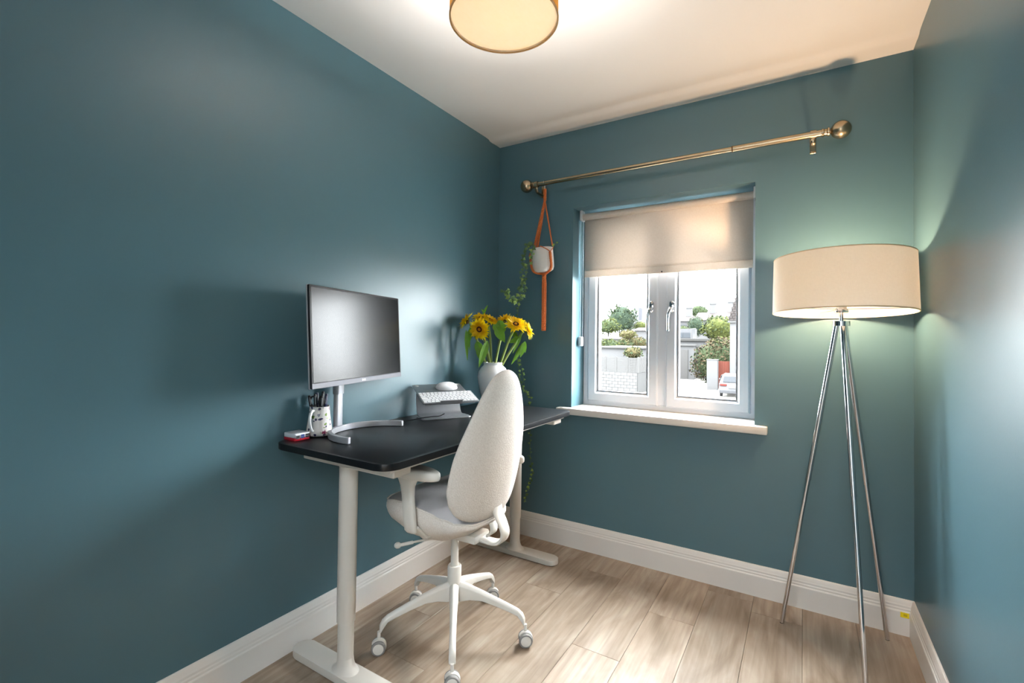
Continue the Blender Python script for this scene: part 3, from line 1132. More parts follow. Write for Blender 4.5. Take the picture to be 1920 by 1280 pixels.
# armrests
for s in (1, -1):
    bm = NB()
    ax0, az0 = (-.016, 0) if s == 1 else (-.066, -.038)
    # pillar, flowing into the pad
    secs = [(.012, .492, .021, .011, .254), (.012, .50, .026, .013, .258), (.014, .54, .0265, .013, .262), (.018, .58, .0265, .0125, .263), (.024, .62, .027, .0125, .262), (.030, .655, .031, .014, .259), (.032, .675, .040, .018, .256), (.030, .690, .058, .024, .252), (.022, .699, .082, .032, .249)]
    rings = []
    for x, z, hx, hy, yy in secs:
        rings.append([bm.verts.new(CL(ax0+x+hx*math.copysign(abs(math.cos(2*PI*k/20))**.7, math.cos(2*PI*k/20)), yy*s+hy*math.copysign(abs(math.sin(2*PI*k/20))**.7, math.sin(2*PI*k/20)), z+az0)) for k in range(20)])
    for i in range(len(rings)-1):
        for j in range(20):
            bm.faces.new((rings[i][j], rings[i][(j+1) % 20], rings[i+1][(j+1) % 20], rings[i+1][j]))
    bm.faces.new(rings[0]); bm.faces.new(rings[-1])
    arm = obj('armrest', bm, CHAIRW, ch, angle=60)
    bm = NB()
    # pad: long rounded lozenge
    rings = []
    for zz, q in ((.682, .50), (.685, .80), (.692, .95), (.703, 1.0), (.713, .985), (.720, .92), (.724, .78), (.725, .5)):
        rg = []
        for k in range(32):
            a = 2*PI*k/32
            x = .118*math.copysign(abs(math.cos(a))**.8, math.cos(a))*(.75+.25*q if q < 1 else 1)
            y = .042*math.sin(a)*q
            zz_ = .703+(zz-.703)*(1-.30*(x/.118)**2)
            y *= 1-.22*max(0, -x/.118)
            rg.append(bm.verts.new(CL(ax0+x+.010, (.247*s)+y, zz_+az0)))
        rings.append(rg)
    for i in range(len(rings)-1):
        for j in range(32):
            bm.faces.new((rings[i][j], rings[i][(j+1) % 32], rings[i+1][(j+1) % 32], rings[i+1][j]))
    bm.faces.new(rings[0]); bm.faces.new(rings[-1])
    obj('arm_pad', bm, CHAIRW, arm, angle=60)
    # link under the seat
    bm = NB()
    p = [CL(.0, .05*s, .44), CL(.0+ax0, .20*s, .46), CL(.0+ax0, .250*s, .51)]
    add_tube(bm, p, .011, 10, flat=(1.6, .7))
    obj('arm_support', bm, CHAIRW, arm)

# ------------------------------------------------------------------ monitor
mo = thing('monitor', 'widescreen computer monitor with silver arc stand on the left of the desk', 'monitor', (-1.61, 1.276, DZT))
nrm = Vector((.961, .276, 0)); alo = Vector((-.276, .961, 0))
BLc = Vector((-1.428, 1.022, 1.004))             # bottom near corner of the front face
MW, MH = .614, .362
TB = math.radians(3.2)                           # leaned back a little
MM = frameM(BLc, alo, Vector((0, 0, 1))*math.cos(TB)-nrm*math.sin(TB), nrm*math.cos(TB)+Vector((0, 0, 1))*math.sin(TB))            # local: x along, y up, z out of the screen
bm = NB(); add_prism(bm, rrect(0, 0, MW, MH, .004, 3), -.009, 0, bevel=.0015, M=MM)
obj('bezel', bm, BLACKP, mo)
bm = NB(); add_prism(bm, rrect(-.0008, -.0008, MW+.0008, MH+.0008, .004, 3), -.014, -.0088, bevel=.001, M=MM)
add_prism(bm, rrect(.14, .05, MW-.14, MH-.06, .02, 4), -.040, -.013, bevel=.006, M=MM)
obj('back_cover', bm, SILVERP, mo)
bm = NB(); add_box(bm, (.0085, .021, -.0005), (MW-.0085, MH-.0085, .0006), M=MM); obj('screen', bm, SCREEN, mo, smooth=False)
bm = NB(); add_box(bm, (.0005, -.0005, -.0005), (MW-.0005, .0185, .0016), bevel=.0006, M=MM)
chin = obj('chin', bm, mat('satin_grey_chin', srgb(112, 112, 119), .5, .1, var=.03, spec=.3), mo)
chin['label'] = 'satin grey strip under the screen'
# maker's mark on the chin
bm = NB(); add_lathe(bm, [(0, .0020), (.0042, .0020), (.0042, .0015), (0, .0015)], 20, MM @ Matrix.Translation((MW*.5-.006, .009, 0)))
MARK = mat('pale_printed_mark', srgb(236, 238, 244), .4, var=.01)
obj('round_logo', bm, MARK, chin)


def text_mesh(name, txt, size, M, m, parent):
    cu = bpy.data.curves.new(name, 'FONT')
    cu.body = txt
    cu.size = size
    cu.extrude = .0002
    t = bpy.data.objects.new(name, cu)
    C.objects.link(t)
    bpy.context.view_layer.update()
    dg = bpy.context.evaluated_depsgraph_get()
    me = bpy.data.meshes.new_from_object(t.evaluated_get(dg))
    bpy.data.objects.remove(t)
    bm = NB(); bm.from_mesh(me)
    bm.transform(M)
    return obj(name, bm, m, parent, smooth=False)


text_mesh('lettering', 'LG', .0115, MM @ Matrix.Translation((MW*.5+.001, .005, .0018)), MARK, chin)
# stand
bm = NB()
ccx, ccy, RR = -1.424, 1.329, .186
pts = []
for k in range(33):
    a = math.radians(-78-(360-78-107+0)*k/32)     # the long way round by the wall
    pts.append(Vector((ccx+RR*math.cos(a), ccy+RR*math.sin(a), 0)))
inn = []
rings = []
for i, p in enumerate(pts):
    o_ = Vector((p.x-ccx, p.y-ccy, 0)).normalized()
    a, b = p+o_*.0075, p-o_*.0075
    rings.append([bm.verts.new(v) for v in ((a.x, a.y, DZT+.0008), (b.x, b.y, DZT+.0008), (b.x, b.y, DZT+.024), (a.x, a.y, DZT+.024))])
for i in range(len(rings)-1):
    for j in range(4):
        bm.faces.new((rings[i][j], rings[i][(j+1) % 4], rings[i+1][(j+1) % 4], rings[i+1][j]))
bm.faces.new(rings[0]); bm.faces.new(rings[-1])
o = obj('arc_base', bm, SILVERP, mo, angle=40)
md = o.modifiers.new('b', 'BEVEL'); md.width = .002; md.segments = 2; md.limit_method = 'ANGLE'
cb = Vector((-1.611, 1.276, 0))
CM = frameM(cb, nrm, alo, (0, 0, 1))
bm = NB()
add_prism(bm, rrect(-.012, -.021, .010, .021, .009, 5), DZT+.004, DZT+.155, M=CM)
obj('column', bm, SILVERP, mo)
bm = NB()
add_prism(bm, rrect(-.014, -.024, .013, .024, .010, 5), DZT+.152, DZT+.37, bevel=.002, M=CM)
add_tube(bm, [cb+nrm*.005+Vector((0, 0, 1.17)), cb+nrm*.062+Vector((0, 0, 1.17))], .022, 16)
obj('column_sleeve', bm, SILVERP, mo)

# cable from the monitor to the metal stand
bm = NB()
pp = smooth_path([(-1.628, 1.45, DZT+.003), (-1.600, 1.53, DZT+.003), (-1.545, 1.60, DZT+.0035), (-1.515, 1.66, DZT+.010), (-1.49, 1.712, DZT+.0125), (-1.477, 1.75, DZT+.012), (-1.468, 1.775, DZT+.020)], 8)
add_tube(bm, pp, .0024, 8)
tag(obj('cable', bm, BLACKP), 'thin black cable crossing the desk to the metal laptop stand', 'cable')

# ------------------------------------------------------------------ laptop stand, keyboard, mouse
e_ = Vector((.5, .866, 0)).normalized(); n_ = Vector((.866, -.5, 0)).normalized()
ls = thing('laptop_stand', 'brushed aluminium laptop stand holding the keyboard at the wall side of the desk', 'stand', (-1.50, 1.76, DZT))
LM = frameM((-1.512, 1.662, DZT), e_, -n_, (0, 0, 1))      # local: u along the front, v to the back, z
bm = NB()
# one bent sheet: base plate forward, curve at the back, up to the tilted platform
SW = .250
sh = [(.000, .0045), (.055, .0045), (.085, .0055), (.102, .013), (.112, .030), (.119, .055), (.124, .085), (.122, .108), (.110, .118)]
A, B = [], []
base = smooth_path([(0, v, z) for v, z in sh], 4)
for i, p in enumerate(base):
    t = (base[min(i+1, len(base)-1)]-base[max(i-1, 0)]).normalized()
    nn = Vector((0, -t.z, t.y))
    A.append(p+nn*.0025); B.append(p-nn*.0025)
loop = A+B[::-1]
L0 = [bm.verts.new(LM @ Vector((.012, p.y, p.z))) for p in loop]
L1 = [bm.verts.new(LM @ Vector((SW-.012, p.y, p.z))) for p in loop]
for i in range(len(loop)):
    bm.faces.new((L0[i], L0[(i+1) % len(loop)], L1[(i+1) % len(loop)], L1[i]))
na = len(A)
for i in range(na-1):
    bm.faces.new((L0[i], L0[i+1], L0[len(loop)-2-i], L0[len(loop)-1-i]))
    bm.faces.new((L1[i], L1[i+1], L1[len(loop)-2-i], L1[len(loop)-1-i]))
obj('leg', bm, ALU, ls, angle=40)
bm = NB()
add_prism(bm, rrect(0, -.018, SW, .098, .022, 5), .0008, .0050, bevel=.001, M=LM)
obj('base_plate', bm, ALU, ls)
TILT = math.radians(18)
PM = LM @ Matrix.Translation((0, -.060, .078)) @ Matrix.Rotation(TILT, 4, 'X')
bm = NB(); add_prism(bm, rrect(-.003, 0, SW, .226, .010, 4), -.002, .002, bevel=.0008, M=PM)
add_box(bm, (.07, -.001, -.002), (SW-.07, .003, .018), bevel=.001, M=PM)
obj('platform', bm, ALU, ls)
for u in (.018, SW-.022):
    bm = NB(); add_lathe(bm, [(0, .0035), (.0075, .0035), (.0085, .002), (0, .002)], 16, PM @ Matrix.Translation((u, .209, 0))); obj('rubber_pad', bm, mat('pale_rubber', srgb(214, 216, 214), .6, var=.02), ls)

kb = thing('keyboard', 'compact white keyboard with silver body lying on the laptop stand', 'keyboard', tuple(PM @ Vector((.14, .06, .003))))
KM = PM @ Matrix.Translation((-.012, .000, .0025)) @ Matrix.Rotation(math.radians(1.0), 4, 'X')
KW, KD = .279, .115
bm = NB(); add_prism(bm, rrect(0, 0, KW, KD, .006, 4), 0, .0055, bevel=.001, M=KM); obj('body', bm, KEYB, kb)
rowsk = [[1]*14, [1]*13+[1.5], [1.5]+[1]*13, [1.8]+[1]*11+[1.8], [2.3]+[1]*10+[2.3], [1, 1, 1, 1.25, 5, 1.25, 1, 1, 1, 1]]
pitch_v = (KD-.010)/6
for ri, row in enumerate(rowsk):
    tot = sum(row)
    u = .005
    v0 = KD-.005-(ri+1)*pitch_v
    for wkey in row:
        w = (KW-.010)*wkey/tot
        bm = NB()
        add_box(bm, (u+.0014, v0+.0014, .0055), (u+w-.0014, v0+pitch_v-.0014, .0078), bevel=.0006, M=KM)
        obj('key', bm, WHITEP, kb, smooth=False)
        u += w
ms_ = thing('computer_mouse', 'white rounded computer mouse on the laptop stand behind the keyboard', 'mouse', tuple(PM @ Vector((.16, .165, .002))), 0)
bm = NB()
rings = []
for j in range(9):
    t = j/8*PI/2
    q, z = math.cos(t)**.6, .0285*math.sin(t)
    rings.append([bm.verts.new(PM @ Vector((.158+.056*q*math.copysign(abs(math.cos(2*PI*k/28))**.85, math.cos(2*PI*k/28)), .168+.030*q*math.copysign(abs(math.sin(2*PI*k/28))**.85, math.sin(2*PI*k/28)), .0045+z))) for k in range(28)])
for i in range(8):
    for j in range(28):
        if i < 8:
            bm.faces.new((rings[i][j], rings[i][(j+1) % 28], rings[i+1][(j+1) % 28], rings[i+1][j]))
bm.faces.new(rings[-1])
obj('shell', bm, WHITEP, ms_, angle=60)
bm = NB(); add_prism(bm, [(.158+.052*math.cos(2*PI*k/28), .168+.028*math.sin(2*PI*k/28)) for k in range(28)], .002, .0055, M=PM); obj('base', bm, SILVERP, ms_)

# ------------------------------------------------------------------ small computer, floral mug with pens
pi_ = thing('mini_computer', 'small red and white mini computer case at the near corner of the desk', 'computer', (-1.61, 1.094, DZT))
bx0, bx1, by0, by1 = -1.648, -1.580, 1.063, 1.127
bm = NB(); add_prism(bm, rrect(bx0, by0, bx1, by1, .005, 4), DZT+.0005, DZT+.011, bevel=.001); obj('base', bm, REDP, pi_)
bm = NB()
vs = add_prism(bm, rrect(bx0, by0, bx1, by1, .006, 4), DZT+.0112, DZT+.027, bevel=.0025)
obj('lid', bm, mat('white_case_plastic', srgb(226, 226, 230), .45, var=.01), pi_)
fx = bx1
for i, (a, b, zt, m, nm) in enumerate(((.005, .021, .021, BLACKP, 'network_port'), (.0245, .040, .0225, BLUEP, 'usb_port'), (.0435, .059, .0225, BLACKP, 'usb_port'))):
    bm = NB(); add_box(bm, (fx-.006, by0+a, DZT+.0075), (fx+.0008, by0+b, DZT+zt), bevel=.0005)
    prt = obj(nm, bm, SILVERP, pi_)
    bm = NB()
    if i == 0:
        add_box(bm, (fx+.0004, by0+a+.0018, DZT+.009), (fx+.0014, by0+b-.0018, DZT+zt-.0018))
    else:
        for z0 in (.0085, .0155):
            add_box(bm, (fx+.0004, by0+a+.0012, DZT+z0), (fx+.0014, by0+b-.0012, DZT+z0+.0055))
    obj('opening', bm, m, prt)

MGX, MGY = -1.602, 1.182
mg = thing('floral_mug', 'white floral mug with a curved handle holding pens beside the monitor stand', 'mug', (MGX, MGY, DZT))
bm = NB()
prof = [(0, .0005), (.030, .0005), (.043, .004), (.0480, .014), (.0475, .026), (.0440, .045), (.0405, .070), (.0375, .095), (.0362, .112), (.0368, .1145), (.0345, .1145), (.0345, .10), (.040, .05), (.043, .02), (0, .012)]
add_lathe(bm, prof, 40, Matrix.Translation((MGX, MGY, DZT)))
obj('body', bm, MUGM, mg, angle=60)
bm = NB()
hd = Vector((.42, -.907, 0)).normalized()
p = smooth_path([Vector((MGX, MGY, DZT+.100))+hd*.036, Vector((MGX, MGY, DZT+.101))+hd*.056, Vector((MGX, MGY, DZT+.083))+hd*.069, Vector((MGX, MGY, DZT+.055))+hd*.068, Vector((MGX, MGY, DZT+.034))+hd*.058, Vector((MGX, MGY, DZT+.026))+hd*.045], 5)
add_tube(bm, p, .0052, 10)
obj('handle', bm, CERAM, mg)
pens = [((-.014, -.010), (-.10, -.35), .145, 'black', 'black pen leaning left in the floral mug'), ((-.004, .012), (-.05, .12), .155, 'black', 'black pen with a clip standing at the back of the floral mug'),
        ((.012, .006), (.10, .16), .148, 'blue', 'dark blue pen nearest the monitor column in the floral mug'), ((.004, -.014), (.04, -.18), .150, 'grey', 'grey marker with a black cap at the front of the floral mug'),
        ((-.018, .006), (-.12, .0), .150, 'blue', 'dark blue pen at the wall side of the floral mug'), ((.016, -.006), (.12, -.02), .142, 'black', 'black marker tilted towards the room in the floral mug')]
PM_ = {'black': BLACKP, 'blue': mat('navy_pen_plastic', srgb(30, 36, 78), .35, var=.05), 'grey': mat('grey_pen_plastic', srgb(120, 116, 120), .4, var=.05)}
for (ox, oy), (tx, ty), ln, col, lab in pens:
    b0 = Vector((MGX+ox, MGY+oy, DZT+.014))
    d = Vector((tx*.45, ty*.45, 1)).normalized()
    t = thing('pen', lab, 'pen', tuple(b0), 0, 'pens in the floral mug')
    bm = NB(); add_tube(bm, [b0, b0+d*ln*.1, b0+d*ln*.72], [.001, .0042, .0046], 10); obj('barrel', bm, PM_[col], t)
    bm = NB(); add_tube(bm, [b0+d*ln*.70, b0+d*ln*.97, b0+d*ln], [.0056, .0054, .0042], 10); obj('cap', bm, PM_['black' if col == 'grey' else col], t)
    bm = NB(); sdv = d.cross(Vector((0, 0, 1)).cross(d)).normalized() if abs(d.z) < .999 else Vector((1, 0, 0))
    q = Vector((.8, -.6, 0))
    add_tube(bm, [b0+d*ln*.95+q*.006, b0+d*ln*.74+q*.0068], .0011, 6); obj('clip', bm, SILVERP, t)
t = thing('scissors', 'scissors with dark oval handles standing in the floral mug', 'scissors', (MGX, MGY-.012, DZT+.02))
bm = NB()
for s in (-1, 1):
    cpt = Vector((MGX+.002+.012*s, MGY-.012+.010*s, DZT+.135))
    pp = [cpt+Vector((.010*math.cos(a)*.8, .010*math.cos(a)*.6, .019*math.sin(a))) for a in [2*PI*k/16 for k in range(17)]]
    add_tube(bm, pp, .003, 8, caps=False)
obj('handles', bm, BLACKP, t)
bm = NB()
for s in (-1, 1):
    add_tube(bm, [(MGX+.002+.007*s, MGY-.012+.006*s, DZT+.119), (MGX+.002, MGY-.012, DZT+.02)], .003, 6, flat=(1, .3))
obj('blades', bm, CHROME, t)

# ------------------------------------------------------------------ vase and sunflowers
VX, VY = -1.468, 2.190
vs_ = thing('ceramic_vase', 'glossy white round-shouldered vase at the window end of the desk', 'vase', (VX, VY, DZT))
bm = NB()
prof = [(0, .0005), (.050, .0005), (.054, .006), (.060, .04), (.072, .09), (.083, .14), (.0865, .172), (.082, .200), (.068, .222), (.056, .233), (.0525, .240), (.0545, .246), (.0555, .250), (.053, .252), (.049, .248), (.049, .235), (.062, .22), (.078, .19), (.078, .16), (.05, .02), (0, .015)]
add_lathe(bm, prof, 48, Matrix.Translation((VX, VY, DZT)))
obj('body', bm, CERAM, vs_, angle=60)


def ray(px, py):
    q = _r2*((px-960)/FPX)-_u2*((py-CY)/FPX)+_f
    return q


def at_depth(px, py, fwd):
    """point seen at that pixel of the 1920x1280 photograph, fwd metres along the view axis"""
    return Vector((0, 0, CAMZ))+ray(px, py)*fwd


def leaf_shape(bm, base, d, up, L, W, droop=.3, fold=.15, n=6):
    """pointed leaf from base in direction d, lying in plane with normal up"""
    d = d.normalized()
    s = d.cross(up).normalized()
    u = s.cross(d).normalized()
    prev = None
    for i in range(n+1):
        t = i/n
        w = W*math.sin(PI*min(1, t**.75))**.9*.5 if 0 < t < 1 else .0008
        c = base+d*(L*t)*(1-.15*droop*t)-Vector((0, 0, 1))*droop*L*t*t+u*.0
        row = [bm.verts.new(c-s*w+u*fold*w), bm.verts.new(c), bm.verts.new(c+s*w+u*fold*w)]
        if prev:
            bm.faces.new((prev[0], prev[1], row[1], row[0]))
            bm.faces.new((prev[1], prev[2], row[2], row[1]))
        prev = row


view = -_f
# (px, py, depth, facing right, facing up, facing to viewer, radius, label)
flowers = [
    (899, 617, 2.56, -.35, -.25, .9, .047, 'large sunflower facing the room at the front left of the bunch'),
    (967, 608, 2.56, .15, .75, .62, .048, 'large sunflower tilted upwards on the right of the bunch'),
    (874, 601, 2.62, -.75, .55, .1, .043, 'leftmost sunflower seen from its side'),
    (902, 596, 2.66, .0, .9, .35, .042, 'sunflower peeping over the large front left one'),
    (920, 600, 2.68, .45, .8, .3, .040, 'small sunflower at the middle of the bunch top'),
    (946, 598, 2.68, -.15, .8, .15, .042, 'sunflower seen edge-on just left of the large right one'),
    (990, 618, 2.62, .85, .35, .2, .043, 'rightmost sunflower turned to the window'),
]
mouthc = Vector((VX, VY, DZT+.245))
for i, (px, py, dep, fr_, fu, fv, R, lab) in enumerate(flowers):
    R *= 1.1
    head = at_depth(px, py, dep)
    ax = (_r2*fr_+Vector((0, 0, 1))*fu+view*fv).normalized()
    a = 2*PI*i/7
    foot = Vector((VX-(head.x-VX)*.25, VY-(head.y-VY)*.25, DZT+.03))
    mouth = mouthc+Vector((head.x-VX, head.y-VY, 0))*.28+Vector((.006*math.cos(a), .006*math.sin(a), 0))
    t = thing('sunflower', lab, 'sunflower', tuple(mouth), 0, 'sunflowers in the white vase')
    neck = head-ax*.018
    bm = NB()
    pth = smooth_path([foot, mouth, mouth.lerp(neck, .6)+Vector((0, 0, .012)), neck-ax*.012+Vector((0, 0, .002)), neck], 6)
    add_tube(bm, pth, [.0068]*(len(pth)-6)+[.0056]*6, 8)
    obj('stem', bm, STEM, t)
    FM = aimM(head, ax)
    random.seed(100+i)
    for layer, (np_, ra, rb, lift, m) in enumerate(((26, .32, 1.24, .02, PETAL), (26, .30, 1.10, .22, PETAL), (22, .26, .84, .46, PETALI))):
        bm = NB()
        for k in range(np_):
            a = 2*PI*(k+.5*(layer % 2)+random.uniform(-.2, .2))/np_
            l = R*rb*random.uniform(.84, 1.10)
            w = R*.150*random.uniform(.8, 1.15)
            dz = random.uniform(-.18, .22)
            cd, sd_ = Vector((math.cos(a), math.sin(a), 0)), Vector((-math.sin(a), math.cos(a), 0))
            pts = []
            for s in (0, .35, .7, 1):
                r = R*ra*.8+(l-R*ra*.8)*s
                z = R*(lift*s+dz*s*s)-R*.12*s*s
                ww = w*(.6, 1, .8, .06)[int(s*3+.01)]
                pts.append((cd*r-sd_*ww+Vector((0, 0, z+ww*.2)), cd*r+Vector((0, 0, z-ww*.1)), cd*r+sd_*ww+Vector((0, 0, z+ww*.2))))
            vv = [[bm.verts.new(FM @ p) for p in row] for row in pts]
            for r_ in range(3):
                bm.faces.new((vv[r_][0], vv[r_][1], vv[r_+1][1], vv[r_+1][0]))
                bm.faces.new((vv[r_][1], vv[r_][2], vv[r_+1][2], vv[r_+1][1]))
        obj('petals', bm, m, t)
    bm = NB()
    add_lathe(bm, [(R*.42, -.004), (R*.34, .002), (R*.30, .006), (R*.2, .005), (0, .004)], 20, FM)
    add_lathe(bm, [(R*.42, -.002), (R*.30, -.012), (.004, -.020)], 20, FM)
    dk_ = obj('flower_disk', bm, DISKM, t)
    bm = NB(); add_lathe(bm, [(R*.17, .0045), (R*.13, .0085), (0, .0095)], 16, FM); obj('disk_centre', bm, DISKC, dk_)
    bm = NB()
    for k in range(13):
        a = 2*PI*k/13
        cd = (FM.to_3x3() @ Vector((math.cos(a), math.sin(a), 0))).normalized()
        leaf_shape(bm, head-ax*.007+cd*R*.25, (cd-ax*.12), ax, R*.55, R*.26, .0, .1, 3)
    obj('sepals', bm, SLEAF, t)
# hanging leaves (pixel of root, pixel of tip, depth, width)
leafs = [(0, (914, 638), (898, 686), 2.52, .040), (0, (893, 640), (908, 668), 2.58, .05), (2, (874, 618), (876, 672), 2.60, .022), (2, (877, 620), (881, 655), 2.62, .016),
         (4, (930, 612), (946, 640), 2.55, .052), (4, (925, 608), (938, 625), 2.57, .04), (6, (984, 640), (960, 680), 2.55, .026), (6, (985, 640), (976, 668), 2.55, .030),
         (1, (975, 632), (955, 642), 2.6, .030), (6, (984, 642), (985, 660), 2.58, .018), (3, (905, 590), (914, 572), 2.64, .014), (3, (908, 586), (903, 579), 2.66, .012), (5, (946, 606), (940, 628), 2.62, .034), (2, (884, 612), (880, 640), 2.63, .030), (4, (936, 600), (942, 622), 2.6, .044), (1, (960, 620), (972, 636), 2.63, .028), (3, (912, 612), (905, 634), 2.63, .030), (6, (978, 626), (962, 660), 2.6, .020), (0, (896, 650), (902, 676), 2.6, .032)]
sun = [o for o in C.objects if o.name.startswith('sunflower')]
for fi, (x0, y0), (x1, y1), dep, W in leafs:
    a, b = at_depth(x0, y0, dep), at_depth(x1, y1, dep-.012)
    bm = NB()
    leaf_shape(bm, a, b-a, view+_r2*random.uniform(-.4, .4), (b-a).length*1.05, W, .02, .35, 8)
    st_ = sun[fi]
    # short petiole back to the flower stem
    obj('leaf', bm, SLEAF, st_)

# ------------------------------------------------------------------ hanging pot with macrame and ivy
HX, HY = -1.279, 2.424
hp = thing('hanging_pot', 'small white rounded plant pot slung in orange macrame', 'plant pot', (HX, HY, 1.56))
TP = Matrix.Translation((HX, HY, 1.570)) @ Matrix.Rotation(math.radians(-7), 4, _f)
bm = NB()
add_lathe(bm, [(0, 0), (.038, .001), (.055, .010), (.062, .028), (.0645, .07), (.0655, .12), (.0655, .136), (.063, .138), (.0615, .134), (.060, .06), (.05, .02), (0, .012)], 40, TP)
obj('body', bm, POTM, hp, angle=60)
bm = NB(); add_lathe(bm, [(0, .124), (.0605, .120)], 24, TP); obj('soil', bm, SOIL, hp)
mc = thing('macrame_hanger', 'orange knotted macrame plant hanger with long tassel on the curtain pole', 'plant hanger', (HX, HY, RZ-.03))


def cord(bm, pts, r, turns, strands=3, seg=6, n=10):
    """plaited cord: strands wound round the path"""
    path = smooth_path(pts, n)
    L = 0
    ang = 0
    N_ = len(path)
    for s in range(strands):
        out = []
        acc = 0
        for i, p in enumerate(path):
            t = (path[min(i+1, N_-1)]-path[max(i-1, 0)]).normalized()
            a = t.orthogonal().normalized()
            a = (Vector((1, 0, 0))-t*t.x).normalized() if abs(t.x) < .9 else (Vector((0, 1, 0))-t*t.y).normalized()
            b = t.cross(a)
            if i:
                acc += (p-path[i-1]).length
            th = 2*PI*s/strands+acc*turns
            out.append(p+(a*math.cos(th)+b*math.sin(th))*r*.5)
        add_tube(bm, out, r*.62, seg)


top = Vector((HX, HY, RZ-.045))
bm = NB()
pp = []
for k in range(15):
    a = PI*(-.35+1.5*k/14)
    pp.append((HX, RY+.0165*math.cos(a), RZ+.0165*math.sin(a)))
add_tube(bm, pp, .0012, 6)
add_tube(bm, [(HX, RY, RZ-.0165), (HX, RY, RZ-.05)], .0012, 6)
obj('hook', bm, CHROME, mc)
bm = NB(); cord(bm, [(HX, HY, RZ-.035), (HX, HY, RZ-.075), (HX, HY, RZ-.105)], .0085, 160, 3, n=24); obj('top_braid', bm, ROPE, mc)


def potp(a, z, dr=.0045):
    tab = [(0, .045), (.01, .056), (.03, .063), (.07, .065), (.138, .066)]
    return TP @ Vector(((interp(tab, z)+dr)*math.cos(a), (interp(tab, z)+dr)*math.sin(a), z))


camdir = math.atan2(-HY, -HX)            # towards the camera
ngl = [camdir-.62, camdir-1.05+2.9, camdir+3.6]
# three suspension cords: left one is a wide flat braid, the others thin
arms = [(camdir+.75, -.50), (camdir-.75, 0), (camdir+PI, 0)]
low = TP @ Vector((0, 0, -.010))
for i, (a, _) in enumerate(((camdir+.6, 0), (camdir-1.3, 0), (camdir+2.6, 0))):
    rim = potp(a, .138, .003)
    st0 = Vector((HX, HY, RZ-.10))
    bm = NB()
    if i == 2:
        tgt = potp(camdir-2.45, .145, .004)
        cord(bm, [st0, st0.lerp(tgt, .5), tgt], .0075, 170, 3, n=40)
    elif i == 1:
        tgt = potp(camdir+1.15, .142, .004)
        cord(bm, [st0, st0.lerp(tgt, .5), tgt], .0042, 200, 3, n=40)
    else:
        tgt = potp(camdir-2.75, .142, .004)
        cord(bm, [st0, st0.lerp(tgt, .5), tgt], .0065, 180, 3, n=40)
    obj('hanging_cord', bm, ROPE, mc)
# slings round the pot
for i, (a, thick) in enumerate(((camdir+.72, .0072), (camdir-1.45, .0072), (camdir+2.7, .0065))):
    bm = NB()
    pts = [potp(a, .105), potp(a, .07), potp(a, .03), potp(a, .006, .002), TP @ Vector((.020*math.cos(a), .020*math.sin(a), -.006)), low]
    cord(bm, pts, thick, 190, 3, n=12)
    obj('sling', bm, ROPE, mc)
    for s in (-1, 1):
        b2 = a+s*.85
        bm = NB()
        cord(bm, [potp(a, .108, .005), potp(a+s*.4, .126, .004), potp(b2, .143, .004)], .0028, 300, 2, n=14)
        obj('fork_cord', bm, ROPE, mc)
bm = NB()
for k in range(6):
    a = 2*PI*k/6
    r = .0095
    cord(bm, [low+Vector((0, 0, .002)), low+Vector((r*.6*math.cos(a), r*.6*math.sin(a), -.03)), low+Vector((r*math.cos(a), r*math.sin(a), -.06)), low+Vector((r*math.cos(a), r*math.sin(a), -.18)), low+Vector((r*math.cos(a), r*math.sin(a), -.328))], .0055, 260, 2, n=26, seg=5)
obj('tassel', bm, ROPE, mc)['label'] = 'long braided orange tassel'
bm = NB(); cord(bm, [low+Vector((0, 0, .004)), low+Vector((0, 0, -.02)), low+Vector((0, 0, -.04))], .0115, 200, 3, n=16); obj('knot', bm, ROPE, mc)

IV = thing('ivy_plant', 'trailing ivy growing from the hanging pot down past the desk', 'plant', (HX, HY, 1.69))


def ivy_leaf(bm, c, n, up, s):
    """five-lobed ivy leaf"""
    n = n.normalized()
    u = (up-n*up.dot(n)).normalized()
    r = u.cross(n)
    pts = [(0, -.25), (.35, -.45), (.55, -.1), (.95, .15), (.5, .35), (.35, .55), (0, 1.15), (-.35, .55), (-.5, .35), (-.95, .15), (-.55, -.1), (-.35, -.45)]
    cv = bm.verts.new(c+n*s*.12)
    vs = [bm.verts.new(c+(r*x+u*y)*s) for x, y in pts]
    for i in range(len(vs)):
        bm.faces.new((cv, vs[i], vs[(i+1) % len(vs)]))


random.seed(21)
vines = [
    ([(1000, 458, 2.70), (988, 462, 2.68), (984, 485, 2.72), (979, 520, 2.73), (975, 550, 2.74)], .0165, 40, 'd'),
    ([(1002, 462, 2.68), (992, 490, 2.70), (986, 520, 2.72), (984, 548, 2.73), (972, 562, 2.73), (958, 560, 2.72), (952, 548, 2.72), (946, 544, 2.70)], .0155, 44, 'm'),
    ([(976, 555, 2.74), (966, 566, 2.73), (952, 548, 2.71)], .018, 12, 'l'),
    ([(1034, 462, 2.66), (1040, 458, 2.64), (1047, 455, 2.62)], .011, 3, 'l'),
    ([(975, 560, 2.76), (970, 600, 2.78), (972, 680, 2.80), (978, 720, 2.80), (992, 752, 2.80), (994, 800, 2.80), (994, 850, 2.80), (998, 890, 2.80), (990, 915, 2.80), (984, 938, 2.79)], .012, 60, 't'),
    ([(970, 672, 2.79), (976, 678, 2.78), (980, 700, 2.79), (985, 730, 2.79), (994, 745, 2.79)], .012, 14, 'l'),
]
